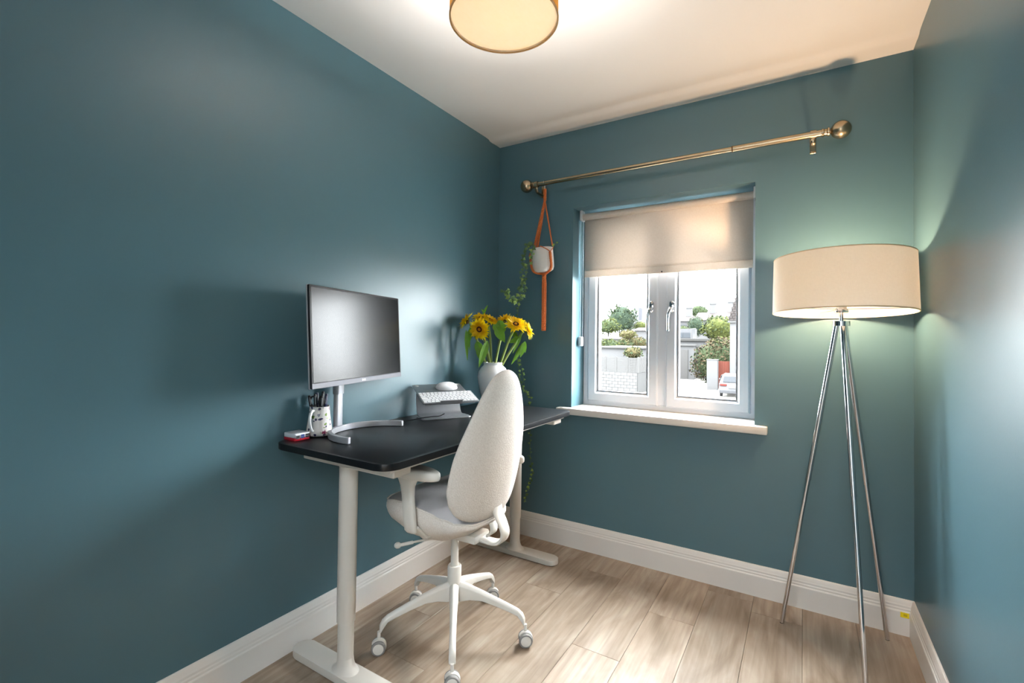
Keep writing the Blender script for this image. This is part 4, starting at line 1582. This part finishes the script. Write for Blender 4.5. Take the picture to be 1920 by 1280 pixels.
for pts, sz, cnt, kind in vines:
    P3 = [at_depth(*p) for p in pts]
    for p in P3:
        p.y = min(p.y, YB-.012)
    path = smooth_path(P3, 10)
    bm = NB(); add_tube(bm, path, .0011, 5); vn = obj('vine', bm, VINE, IV)
    for k in range(cnt):
        p = path[min(len(path)-1, int((k+.5)/cnt*len(path)))]
        off = Vector((random.uniform(-1, 1), random.uniform(-.8, .1), random.uniform(-.6, .6)))*sz*(1.1 if kind != 't' else .7)
        nn = view+Vector((random.uniform(-.7, .7), random.uniform(-.7, .3), random.uniform(-.3, .8)))
        upv = Vector((random.uniform(-1, 1), 0, random.uniform(-1.2, -.1)))
        bm = NB()
        c = p+off
        c.y = min(c.y, YB-.012)
        s = sz*random.uniform(.6, 1.05)
        ivy_leaf(bm, c, nn, upv, s)
        add_tube(bm, [p, c], .0006, 4)
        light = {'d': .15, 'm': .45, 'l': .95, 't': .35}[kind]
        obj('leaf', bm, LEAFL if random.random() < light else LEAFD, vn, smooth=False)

# ------------------------------------------------------------------ outside the window
GZ = -2.8

def out(r, g, b, k):
    """colour darkened below real so it shows as (r, g, b) outdoors; k is the sky light divided out"""
    c = srgb(r, g, b)
    return tuple(v/k for v in c[:3])+(1,)


KH, KV, KF = 70, 36, 52  # sky light taken out of the colour: flat tops, upright faces, foliage
CONC = mat('pale_concrete', srgb(128, 126, 122), .9, var=.06, vscale=.6, spec=.02)
RENDERW = mat('white_render', out(244, 244, 246, KV), .9, var=.03, vscale=1.5, spec=.02)
BLOCKM = mat('painted_block', out(238, 238, 238, KV), .9, var=.07, vscale=3, spec=.02)
BLOCKJ = mat('block_mortar', out(206, 206, 206, KV), .9, var=.07, vscale=3, spec=.02)
FENCEM = mat('weathered_fence_board', out(216, 215, 214, KV), .85, var=.12, vscale=6, spec=.02)
ROOFT = mat('brown_roof_tile', out(206, 194, 192, KH*.8), .85, var=.15, vscale=1.2, spec=.02)
ROOFG = mat('grey_church_roof', out(176, 178, 192, KH), .8, var=.06, vscale=.5, spec=.02)
ROOFS = mat('pale_church_rib', out(222, 224, 232, KH), .8, var=.03, spec=.02)
FELT = mat('pale_flat_roof', out(240, 238, 234, KH), .9, var=.06, vscale=.7, spec=.02)
BUSHG = mat('green_bush_leaf', out(168, 192, 138, KF), .9, var=.3, vscale=3, spec=.02)
BUSHY = mat('yellow_green_leaf', out(206, 220, 128, KF), .9, var=.25, vscale=3, spec=.02)
BUSHD = mat('dark_tree_leaf', out(148, 176, 146, KF), .9, var=.3, vscale=2, spec=.02)
BUSHR = mat('reddish_hedge_leaf', out(214, 190, 150, KF), .9, var=.3, vscale=3, spec=.02)
BUSHO = mat('golden_shrub_leaf', out(222, 208, 150, KF), .9, var=.2, vscale=3, spec=.02)
BARK = mat('bark', out(150, 136, 124, KV), .9, var=.2, vscale=5, spec=.02)
REDG = mat('salmon_red_gate', out(240, 142, 122, KV), .7, var=.06, vscale=2, spec=.02)
CARP = mat('silver_white_car_paint', out(222, 224, 230, KV), .5, 0, var=.01, spec=.02)
CARG = mat('dark_car_glass', out(150, 156, 164, KV), .4, 0, var=.02, spec=.02)
TAIL = mat('red_tail_light', out(226, 120, 110, KV), .5, var=.05, spec=.02)
WPANE = mat('far_window_pane', out(170, 178, 188, KV), .4, var=.1, spec=.02)
GAR = mat('grey_garage_door', out(214, 212, 210, KV), .8, var=.06, spec=.02)
FARW = mat('far_white_frame', out(244, 244, 246, KV), .6, var=.02, spec=.02)


def xz(px, py, y):
    """world x,z of the point seen at that pixel on the plane at depth y"""
    q = ray(px, py)
    t = y/q.y
    return q.x*t, CAMZ+q.z*t


def wbox(bm, px0, py0, px1, py1, y0, y1, zlo=None):
    """box whose near face at depth y0 spans the pixels; runs back to y1"""
    x0, z0 = xz(px0, (py0+py1)/2, y0)[0], xz((px0+px1)/2, py1, y0)[1]
    x1, z1 = xz(px1, (py0+py1)/2, y0)[0], xz((px0+px1)/2, py0, y0)[1]
    if zlo is not None:
        z0 = zlo
    add_box(bm, (x0, y0, z0), (x1, y1, z1))
    return x0, x1, z0, z1


bm = NB(); add_box(bm, (-160, 3.2, GZ-.2), (120, 220, GZ)); struct('ground', bm, CONC, smooth=False)


def foliage(name, c, rx, ry, rz, m, m2, parent, n=700, s=.12, seed=1):
    random.seed(seed)
    bm = NB()
    bmesh.ops.create_icosphere(bm, subdivisions=3, radius=1, matrix=Matrix.Translation(c) @ Matrix.Diagonal((rx*.86, ry*.86, rz*.86, 1)))
    for v in bm.verts:
        k = 1+.16*noise.noise(Vector((v.co.x/rx*1.7, v.co.y/ry*1.7, v.co.z/rz*1.7+seed)))
        v.co = Vector(c)+(v.co-Vector(c))*k
    for f in bm.faces:
        f.material_index = 0
    for i in range(n):
        u, t = random.uniform(-1, 1), random.uniform(0, 2*PI)
        q = math.sqrt(1-u*u)
        d = Vector((q*math.cos(t), q*math.sin(t), u))
        k = random.uniform(.78, 1.14)*(1+.18*noise.noise(d*1.7+Vector((0, 0, seed))))
        p = Vector(c)+Vector((d.x*rx, d.y*ry, d.z*rz))*k
        a = Vector((random.uniform(-1, 1), random.uniform(-1, 1), random.uniform(-1, 1))).normalized()
        b = a.orthogonal().normalized()
        ss = s*random.uniform(.6, 1.3)
        vs = [bm.verts.new(p+a*ss), bm.verts.new(p+b*ss*.55), bm.verts.new(p-a*ss), bm.verts.new(p-b*ss*.55)]
        f = bm.faces.new(vs)
        f.material_index = random.choice((0, 1))
    return obj(name, bm, [m, m2], parent, smooth=False)


def tree(px, py, y, rpx, rpz, label, m, m2, name='tree', cat='tree', seed=1, n=900, group=None):
    x, z = xz(px, py, y)
    k = y/.852/FPX*.93
    rx, rz = rpx*k, rpz*k
    t = thing(name, label, cat, (x, y, GZ), 0, group)
    bm = NB(); add_tube(bm, [(x, y, GZ), (x+.1, y, (GZ+z)/2), (x, y, z)], [.16, .12, .08], 8)
    for a in (0, 2.1, 4.2):
        add_tube(bm, [(x, y, z-rz*.7), (x+rx*.5*math.cos(a), y+rx*.5*math.sin(a), z+rz*.2)], [.07, .03], 6)
    obj('trunk', bm, BARK, t)
    foliage('foliage', (x, y, z), rx, rx*.9, rz, m, m2, t, n=n, s=rx*.09, seed=seed)
    return t


# block wall with a slatted fence on top, in front of the garages
YA = 34
bw = thing('block_wall', 'pale painted block wall below the grey fence in the left pane', 'wall', (xz(1150, 720, YA)[0], YA, GZ))
xa, xb = xz(1090, 700, YA)[0], xz(1195, 700, YA)[0]
ztop = xz(1150, 697, YA)[1]
rowh = .225
bl_len = .45
proto = None
zz = ztop-rowh
ri = 0
bm = NB(); add_box(bm, (xa, YA+.03, GZ), (xb, YA+.2, ztop-.01)); add_box(bm, (xb-.17, YA+.03, GZ), (xb+.03, YA+8, ztop-.01)); obj('mortar_core', bm, BLOCKJ, bw, smooth=False)
bwM = MAT4[bw]
while zz > GZ-.1:
    x = xa-(.22 if ri % 2 else 0)
    while x < xb:
        x0, x1 = max(x, xa), min(x+bl_len, xb)
        if x1-x0 > .05:
            full = abs(x1-x0-bl_len) < 1e-6
            if proto is None or not full:
                bm = NB(); add_box(bm, (0, 0, 0), (x1-x0-.015, .1, rowh-.015), bevel=.006)
                o = obj('block', bm, BLOCKM, bw, world=False, smooth=False)
                if full:
                    proto = o
            else:
                o = proto.copy(); C.objects.link(o)
            o.location = bwM.inverted() @ Vector((x0, YA-.02, zz))
        x += bl_len
    zz -= rowh
    ri += 1
fn = thing('slatted_fence', 'grey louvred garden fence standing on the white block wall', 'fence', (xz(1150, 690, YA)[0], YA, ztop))
zt2 = xz(1150, 669, YA)[1]
posts = [xz(p, 690, YA)[0] for p in (1100, 1135, 1155, 1176, 1196)]
for p in posts:
    bm = NB(); add_box(bm, (p-.05, YA, ztop), (p+.05, YA+.1, zt2+.04), bevel=.01); obj('post', bm, FENCEM, fn, smooth=False)
for a, b in zip(posts[:-1], posts[1:]):
    for k in range(11):
        z0 = ztop+.02+(zt2-ztop-.02)*k/11
        bm = NB(); add_box(bm, (a+.05, YA+.02, z0), (b-.05, YA+.05, z0+(zt2-ztop)/11-.025), bevel=.004)
        obj('slat', bm, FENCEM, fn, smooth=False)
for k in range(26):
    y0 = YA+.2+k*.30
    bm = NB(); add_box(bm, (posts[-1]-.02, y0, ztop), (posts[-1]+.02, y0+.24, zt2+.01)); obj('board', bm, FENCEM, fn, smooth=False)
# flat roofed shed behind the fence
sd = thing('flat_roofed_shed', 'pale flat-roofed shed behind the louvred fence', 'shed', (xz(1150, 660, 37)[0], 37, GZ))
bm = NB(); x0, x1, z0, z1 = wbox(bm, 1096, 653, 1200, 700, 37, 46, GZ); obj('walls', bm, RENDERW, sd, smooth=False)
bm = NB(); add_box(bm, (x0-.2, 36.8, z1), (x1+.2, 46.2, z1+.12), bevel=.02); obj('roof', bm, FELT, sd, smooth=False)
foliage_id = 0
def shrub(px, py, y, rpx, rpz, label, m, m2, seed, n=450, name='shrub'):
    x, z = xz(px, py, y)
    k = y/.852/FPX*.93
    t = thing(name, label, 'shrub', (x, y, GZ))
    bm = NB()
    for a in (0, 2, 4):
        add_tube(bm, [(x, y, GZ), (x+.3*math.cos(a), y+.3*math.sin(a), z)], [.05, .02], 6)
    obj('stem', bm, BARK, t)
    foliage('foliage', (x, y, z), rpx*k, rpx*k*.8, rpz*k, m, m2, t, n=n, s=max(.05, rpz*k*.2), seed=seed)


shrub(1187, 661, 36.2, 15, 10, 'olive shrub rising over the fence corner', BUSHO, BUSHG, 3)
shrub(1142, 647, 50.3, 17, 11, 'low green shrub behind the shed on the left', BUSHG, BUSHY, 4)
shrub(1170, 646, 53, 13, 10, 'dull green shrub in the middle behind the shed', BUSHG, BUSHO, 5)
shrub(1196, 643, 57.5, 15, 10, 'sparse shrub behind the shed beside the window sash', BUSHO, BUSHG, 6)
shrub(1177, 627, 55.3, 15, 8, 'golden yellow bush in front of the big tree', BUSHO, BUSHY, 7)
# garden walls and sheds in rows
for (p0, q0, p1, q1, y, lab) in ((1100, 630, 1180, 640, 58, 'low brown shed roof row beyond the shrubs'), (1190, 613, 1216, 626, 70, 'brown roofed bungalow beside the church'), (1160, 618, 1186, 628, 84, 'pale low building under the big tree')):
    t = thing('low_building', lab, 'building', (xz((p0+p1)/2, q1, y)[0], y, GZ))
    bm = NB(); x0, x1, z0, z1 = wbox(bm, p0, (q0+q1)/2, p1, q1, y, y+6, GZ); obj('walls', bm, RENDERW, t, smooth=False)
    bm = NB()
    zr = xz(p0, q0, y)[1]
    a = [bm.verts.new(v) for v in ((x0-.3, y-.3, z1), (x1+.3, y-.3, z1), (x1+.3, y+6.3, z1), (x0-.3, y+6.3, z1), (x0-.3, y+3, zr), (x1+.3, y+3, zr))]
    for f in ((0, 1, 5, 4), (3, 2, 5, 4), (0, 3, 4), (1, 2, 5), (0, 1, 2, 3)):
        bm.faces.new([a[i] for i in f])
    obj('roof', bm, ROOFT, t, smooth=False)
tree(1165, 598, 80, 25, 24, 'broad blue-green tree in front of the church', BUSHD, BUSHG, seed=8)
tree(1140, 612, 66, 20, 14, 'light green rounded tree at the left pane edge', BUSHG, BUSHY, seed=9)
tree(1201, 612, 83, 12, 9, 'small pale green tree right of the big tree', BUSHY, BUSHG, seed=10, n=500)
# church: folded steep roof
cy0 = 95
chh = thing('church', 'church with a steep folded grey roof on the skyline', 'church', (xz(1195, 620, cy0)[0], cy0, GZ))
bm = NB(); x0, x1, z0, z1 = wbox(bm, 1176, 600, 1262, 640, cy0, cy0+14, GZ); obj('walls', bm, RENDERW, chh, smooth=False)
apx, apz = xz(1172, 569, cy0)
for k in range(6):
    t0 = k/6
    ax_, az = xz(1172+k*16, 569+k*5.5, cy0)
    bx, bz = xz(1188+k*16, 608+k*2, cy0)
    cx, cz = xz(1172+(k+1)*16, 569+(k+1)*5.5, cy0)
    dx, dz = xz(1188+(k+1)*16, 608+(k+1)*2, cy0)
    for (q0, q1, m, nm) in ((0, .62, ROOFS, 'roof_panel'), (.62, 1, ROOFG, 'roof_fold')):
        bm = NB()
        P_ = [(ax_+(cx-ax_)*q0, cy0+6, az+(cz-az)*q0), (ax_+(cx-ax_)*q1, cy0+6, az+(cz-az)*q1), (bx+(dx-bx)*q1, cy0-.3, bz+(dz-bz)*q1), (bx+(dx-bx)*q0, cy0-.3, bz+(dz-bz)*q0)]
        v = [bm.verts.new(p) for p in P_]
        w = [bm.verts.new(Vector(p)+Vector((0, .5, -.3))) for p in P_]
        bm.faces.new(v); bm.faces.new(w)
        for i in range(4):
            bm.faces.new((v[i], v[(i+1) % 4], w[(i+1) % 4], w[i]))
        obj(nm, bm, m, chh, smooth=False)
bm = NB()
g = [(apx, cy0+6, apz), (xz(1186, 608, cy0)[0], cy0-.3, xz(1186, 608, cy0)[1]), (xz(1163, 600, cy0)[0], cy0+12, xz(1163, 606, cy0)[1])]
v = [bm.verts.new(p) for p in g]; w = [bm.verts.new(Vector(p)+Vector((.5, .3, -.3))) for p in g]
bm.faces.new(v); bm.faces.new(w)
for i in range(3):
    bm.faces.new((v[i], v[(i+1) % 3], w[(i+1) % 3], w[i]))
obj('gable', bm, ROOFG, chh, smooth=False)


# terrace of houses beyond the right pane
def house(p0, p1, qe, qr, y, lab, chims, gable=False):
    """p0..p1 pixel span, qe eaves pixel row, qr ridge row"""
    t = thing('terraced_house', lab, 'house', (xz((p0+p1)/2, qe, y)[0], y, GZ))
    x0, x1 = xz(p0, qe, y)[0], xz(p1, qe, y)[0]
    ze, zr = xz((p0+p1)/2, qe, y)[1], xz((p0+p1)/2, qr, y)[1]
    bm = NB(); add_box(bm, (x0, y, GZ), (x1, y+8, ze)); obj('walls', bm, RENDERW, t, smooth=False)
    bm = NB()
    a = [bm.verts.new(v) for v in ((x0, y-.4, ze-.1), (x1, y-.4, ze-.1), (x1, y+8.4, ze-.1), (x0, y+8.4, ze-.1), (x0, y+4, zr), (x1, y+4, zr))]
    for f in ((0, 1, 5, 4), (3, 2, 5, 4), (0, 3, 4), (1, 2, 5), (0, 1, 2, 3)):
        bm.faces.new([a[i] for i in f])
    obj('roof', bm, ROOFT, t, smooth=False)
    for cpx in chims:
        cx = xz(cpx, qr, y)[0]
        bm = NB(); add_box(bm, (cx-.45, y+3.5, zr-.8), (cx+.45, y+4.5, zr+1.3)); add_box(bm, (cx-.55, y+3.4, zr+1.3), (cx+.55, y+4.6, zr+1.45)); obj('chimney', bm, RENDERW, t, smooth=False)
    n = max(1, int((x1-x0)/2.2))
    for k in range(n):
        wx = x0+(k+.5)*(x1-x0)/n
        bm = NB(); add_box(bm, (wx-.55, y-.06, ze-1.7), (wx+.55, y+.02, ze-.6)); wn = obj('window', bm, FARW, t, smooth=False)
        bm = NB(); add_box(bm, (wx-.45, y-.09, ze-1.6), (wx+.45, y-.05, ze-.7)); obj('pane', bm, WPANE, wn, smooth=False)
    return t


house(1262, 1300, 601, 590, 82, 'far terraced house with the leftmost chimney', [1283])
house(1300, 1345, 599, 583, 78, 'brown roofed terraced house with a chimney in the middle of the row', [1329])
house(1345, 1392, 597, 580, 76, 'terraced house with a pale gable at the right of the row', [1364])
tree(1311, 584, 112, 15, 11, 'far tree crown behind the terrace roofs', BUSHG, BUSHD, seed=11, n=500)
tree(1305, 612, 68, 13, 16, 'small dark green conifer-like tree before the terrace', BUSHD, BUSHG, seed=12)
tree(1350, 616, 64, 26, 20, 'bright yellow-green tree in the right pane', BUSHY, BUSHG, seed=13)
tree(1281, 618, 73, 9, 6, 'small green tree at the left edge of the right pane', BUSHG, BUSHY, seed=14, n=400)
# long white garages with a flat roof, and the rotary line
GY = 52
gr = thing('garage_block', 'long white flat-roofed garage block across the middle of the right pane', 'garage', (xz(1320, 640, GY)[0], GY, GZ))
bm = NB(); x0, x1, z0, z1 = wbox(bm, 1262, 640, 1400, 690, GY, GY+6, GZ); obj('walls', bm, RENDERW, gr, smooth=False)
bm = NB(); add_box(bm, (x0-.2, GY-.3, z1), (x1+.3, GY+6.3, z1+.28), bevel=.03); obj('roof', bm, FELT, gr, smooth=False)
for p in (1292, 1308):
    bm = NB(); a_, b_ = xz(p-6, 655, GY)[0], xz(p+6, 655, GY)[0]; add_box(bm, (a_, GY-.1, GZ), (b_, GY+.02, z1-.45)); obj('door', bm, GAR, gr, smooth=False)
g2 = thing('lean_to_shed', 'grey shed with pale door at the left of the driveway', 'shed', (xz(1282, 690, 50.2)[0], 50.2, GZ))
bm = NB(); x0, x1, z0, z1 = wbox(bm, 1264, 648, 1301, 700, 50.2, 51.5, GZ); obj('walls', bm, RENDERW, g2, smooth=False)
bm = NB(); add_box(bm, (x0-.1, 50.0, z1), (x1+.1, 51.5, z1+.14)); obj('roof', bm, FENCEM, g2, smooth=False)
bm = NB(); a_, b_ = xz(1274, 670, 50.2)[0], xz(1290, 670, 50.2)[0]; add_box(bm, (a_, 50.1, GZ), (b_, 50.22, z1-.4)); obj('door', bm, GAR, g2, smooth=False)
cv = thing('white_caravan', 'white boxy caravan behind the sheds at the mullion side', 'caravan', (xz(1285, 620, 61)[0], 61, GZ))
bm = NB(); x0, x1, z0, z1 = wbox(bm, 1262, 616, 1298, 640, 61, 64, GZ+.4); obj('body', bm, CARP, cv, smooth=False)
for k in range(2):
    cx = x0+(x1-x0)*(.3+.45*k)
    bm = NB(); add_box(bm, (cx-.5, 60.93, z1-1.1), (cx+.5, 61.01, z1-.5)); obj('window', bm, WPANE, cv, smooth=False)
bm = NB(); add_lathe(bm, [(0, -.1), (.35, -.1), (.35, .1), (0, .1)], 16, aimM(((x0+x1)/2, 61.2, GZ+.35), (0, 1, 0))); obj('wheel', bm, mat('far_tyre', out(120, 120, 124, KV), .9, var=.03, spec=.1), cv)
gp = thing('goal_frame', 'thin white metal frame standing in front of the small dark tree', 'frame', (xz(1298, 630, 60)[0], 60, GZ))
bm = NB()
for p in (1294, 1302):
    x = xz(p+2, 625, 60)[0]; add_tube(bm, [(x, 60, GZ), (x, 60, xz(p, 617, 60)[1])], .06, 6)
add_tube(bm, [(xz(1290, 618, 60)[0], 60, xz(1290, 617, 60)[1]), (xz(1305, 616, 60)[0], 60, xz(1305, 616, 60)[1])], .06, 6)
obj('poles', bm, RENDERW, gp)
# hedge, gate pier, red gate
hx0, hz_ = xz(1342, 676, 47)
hg = thing('garden_hedge', 'large rounded green hedge with reddish tips beside the driveway', 'hedge', (hx0, 47, GZ))
foliage('foliage', (hx0+.1, 47.3, xz(1342, 681, 47)[1]), 2.05, 1.8, 2.05, BUSHG, BUSHR, hg, n=2600, s=.13, seed=15)
foliage('foliage', (xz(1358, 660, 48)[0], 48.5, xz(1358, 656, 48)[1]), 1.7, 1.5, 1.1, BUSHR, BUSHY, hg, n=1500, s=.13, seed=16)
pr_ = thing('gate_pier', 'white rendered gate pier left of the red gate', 'pier', (xz(1335, 735, 40.8)[0], 40.8, GZ))
bm = NB(); x0, x1, z0, z1 = wbox(bm, 1325, 675, 1345, 735, 40.8, 41.4, GZ); obj('pier_body', bm, RENDERW, pr_, smooth=False)
bm = NB(); add_box(bm, (x0-.03, 40.77, z1), (x1+.03, 41.43, z1+.06), bevel=.01); obj('coping', bm, RENDERW, pr_, smooth=False)
rg = thing('red_gate', 'salmon red boarded gate between pier and white house', 'gate', (xz(1357, 735, 41.7)[0], 41.7, GZ))
YG = 41.7
xa, xb = xz(1346, 700, YG)[0], xz(1368, 700, YG)[0]
zt = xz(1357, 677, YG)[1]
for k in range(7):
    a_ = xa+(xb-xa)*k/7
    bm = NB(); add_box(bm, (a_+.005, YG, GZ+.05), (a_+(xb-xa)/7-.005, YG+.04, zt), bevel=.004); obj('board', bm, REDG, rg, smooth=False)
bm = NB(); add_box(bm, (xa, YG+.04, zt-.35), (xb, YG+.08, zt-.25)); add_box(bm, (xa, YG+.04, GZ+.5), (xb, YG+.08, GZ+.6)); obj('rail', bm, REDG, rg, smooth=False)
# white gabled house at the right
YH = 41.5
wh = thing('white_house', 'white rendered house side with a brown tiled roof slope at the pane edge', 'house', (xz(1392, 700, YH)[0], YH, GZ))
x0 = xz(1368.5, 660, YH)[0]
ze = xz(1375, 601, YH)[1]
x1 = x0+8
bm = NB(); add_box(bm, (x0, YH, GZ), (x1, YH+3.2, ze)); obj('walls', bm, RENDERW, wh, smooth=False)
zr = xz(1387, 528, YH)[1]
xr_ = xz(1387, 528, YH)[0]
slx = (xr_-x0)
hh = zr-ze
bm = NB()
a = [bm.verts.new(v) for v in ((x0-.1, YH-.15, ze), (xr_+.1, YH-.15, zr), (x1, YH-.15, zr), (x1, YH-.15, ze), (x0-.1, YH+3.2, ze), (xr_+.1, YH+3.2, zr), (x1, YH+3.2, zr), (x1, YH+3.2, ze))]
for f in ((0, 1, 2, 3), (4, 5, 6, 7), (0, 1, 5, 4), (1, 2, 6, 5), (2, 3, 7, 6), (0, 3, 7, 4)):
    bm.faces.new([a[i] for i in f])
obj('roof', bm, ROOFT, wh, smooth=False)
nrow = 17
for i in range(nrow):
    z_ = ze+hh*i/nrow
    xs = x0-.1+(slx+.1)*i/nrow
    k = 0
    x = xs+(.0 if i % 2 else .14)
    while x < x0+2.0:
        bm = NB(); add_box(bm, (x, YH-.24, z_), (x+.26, YH-.16, z_+hh/nrow-.015), bevel=.012); obj('tile', bm, ROOFT, wh, smooth=False)
        x += .28
bm = NB(); add_box(bm, (x0-.15, YH-.2, ze-.16), (x1, YH-.02, ze)); obj('gutter', bm, FENCEM, wh, smooth=False)
wx, wz = xz(1383, 685, YH)
bm = NB(); add_box(bm, (wx-.1, YH-.05, wz-.55), (wx+1.1, YH+.03, wz+.55)); wn = obj('window', bm, FARW, wh, smooth=False)
bm = NB(); add_box(bm, (wx, YH-.08, wz-.45), (wx+1.0, YH-.04, wz+.45)); obj('pane', bm, WPANE, wn, smooth=False)

# car, seen from behind
cxw, _z = xz(1346, 740, 36)
car = thing('car', 'silver estate car parked by the white house', 'car', (cxw+.95, 37, GZ), 0)
CMx = Matrix.Translation((cxw+.97, 36, GZ)) @ Matrix.Rotation(math.radians(4), 4, 'Z')
side = [(0, .42), (.02, .62), (.10, .95), (.16, 1.02), (.42, 1.46), (.62, 1.56), (1.9, 1.60), (2.6, 1.52), (3.25, 1.06), (4.1, .93), (4.35, .75), (4.4, .42), (3.9, .28), (.4, .28)]
bm = NB()
rings = []
for u, s in ((-.90, .0), (-.87, .35), (-.78, 1), (.78, 1), (.87, .35), (.90, .0)):
    rg_ = []
    for y, z in side:
        k = 1
        if z > 1.0:
            uu = u*(1-.22*(z-1.0)/.6)
            zz = z if abs(u) < .86 else z-.06
        else:
            uu, zz = u, z
        rg_.append(bm.verts.new(CMx @ Vector((uu, y, zz))))
    rings.append(rg_)
m_ = len(side)
for i in range(len(rings)-1):
    for j in range(m_):
        bm.faces.new((rings[i][j], rings[i][(j+1) % m_], rings[i+1][(j+1) % m_], rings[i+1][j]))
bm.faces.new(rings[0]); bm.faces.new(rings[-1])
obj('car_body', bm, CARP, car, angle=30)
bm = NB()
v = [bm.verts.new(CMx @ Vector(p)) for p in ((-.66, .17, 1.06), (.66, .17, 1.06), (.58, .41, 1.44), (-.58, .41, 1.44))]
w = [bm.verts.new(CMx @ Vector(p)) for p in ((-.66, .13, 1.08), (.66, .13, 1.08), (.58, .37, 1.47), (-.58, .37, 1.47))]
bm.faces.new(v); bm.faces.new(w)
for i in range(4):
    bm.faces.new((v[i], v[(i+1) % 4], w[(i+1) % 4], w[i]))
obj('rear_window', bm, CARG, car, smooth=False)
for s in (-1, 1):
    bm = NB()
    v = [(s*.875, .55, 1.06), (s*.875, 3.1, 1.06), (s*.80, 2.5, 1.45), (s*.80, .75, 1.47)]
    a = [bm.verts.new(CMx @ Vector(p)) for p in v]; b = [bm.verts.new(CMx @ (Vector(p)+Vector((s*.02, 0, 0)))) for p in v]
    bm.faces.new(a); bm.faces.new(b)
    for i in range(4):
        bm.faces.new((a[i], a[(i+1) % 4], b[(i+1) % 4], b[i]))
    obj('side_window', bm, CARG, car, smooth=False)
    bm = NB(); add_box(bm, (s*.62-.22, -.01, .80), (s*.62+.22, .10, .95), bevel=.02, M=CMx); obj('tail_light', bm, TAIL, car)
    for wy in (.85, 3.5):
        bm = NB(); add_lathe(bm, [(0, -.1), (.22, -.11), (.33, -.09), (.34, 0), (.33, .09), (.22, .11), (0, .1)], 24, CMx @ aimM((s*.80, wy, .34), (1, 0, 0)))
        obj('wheel', bm, mat('far_tyre', out(120, 120, 124, KV), .9, var=.03, spec=.1), car)
    bm = NB(); add_box(bm, (s*.98-.1, 2.75, 1.0), (s*.98+.1, 2.85, 1.14), bevel=.03, M=CMx); obj('wing_mirror', bm, CARP, car)
bm = NB(); add_box(bm, (-.86, -.06, .30), (.86, .05, .52), bevel=.03, M=CMx); obj('bumper', bm, mat('dark_grey_bumper', out(158, 160, 168, KV), .8, var=.03, spec=.1), car)
bm = NB(); add_box(bm, (-.26, -.03, .66), (.26, .02, .77), bevel=.005, M=CMx); obj('number_plate', bm, FARW, car)
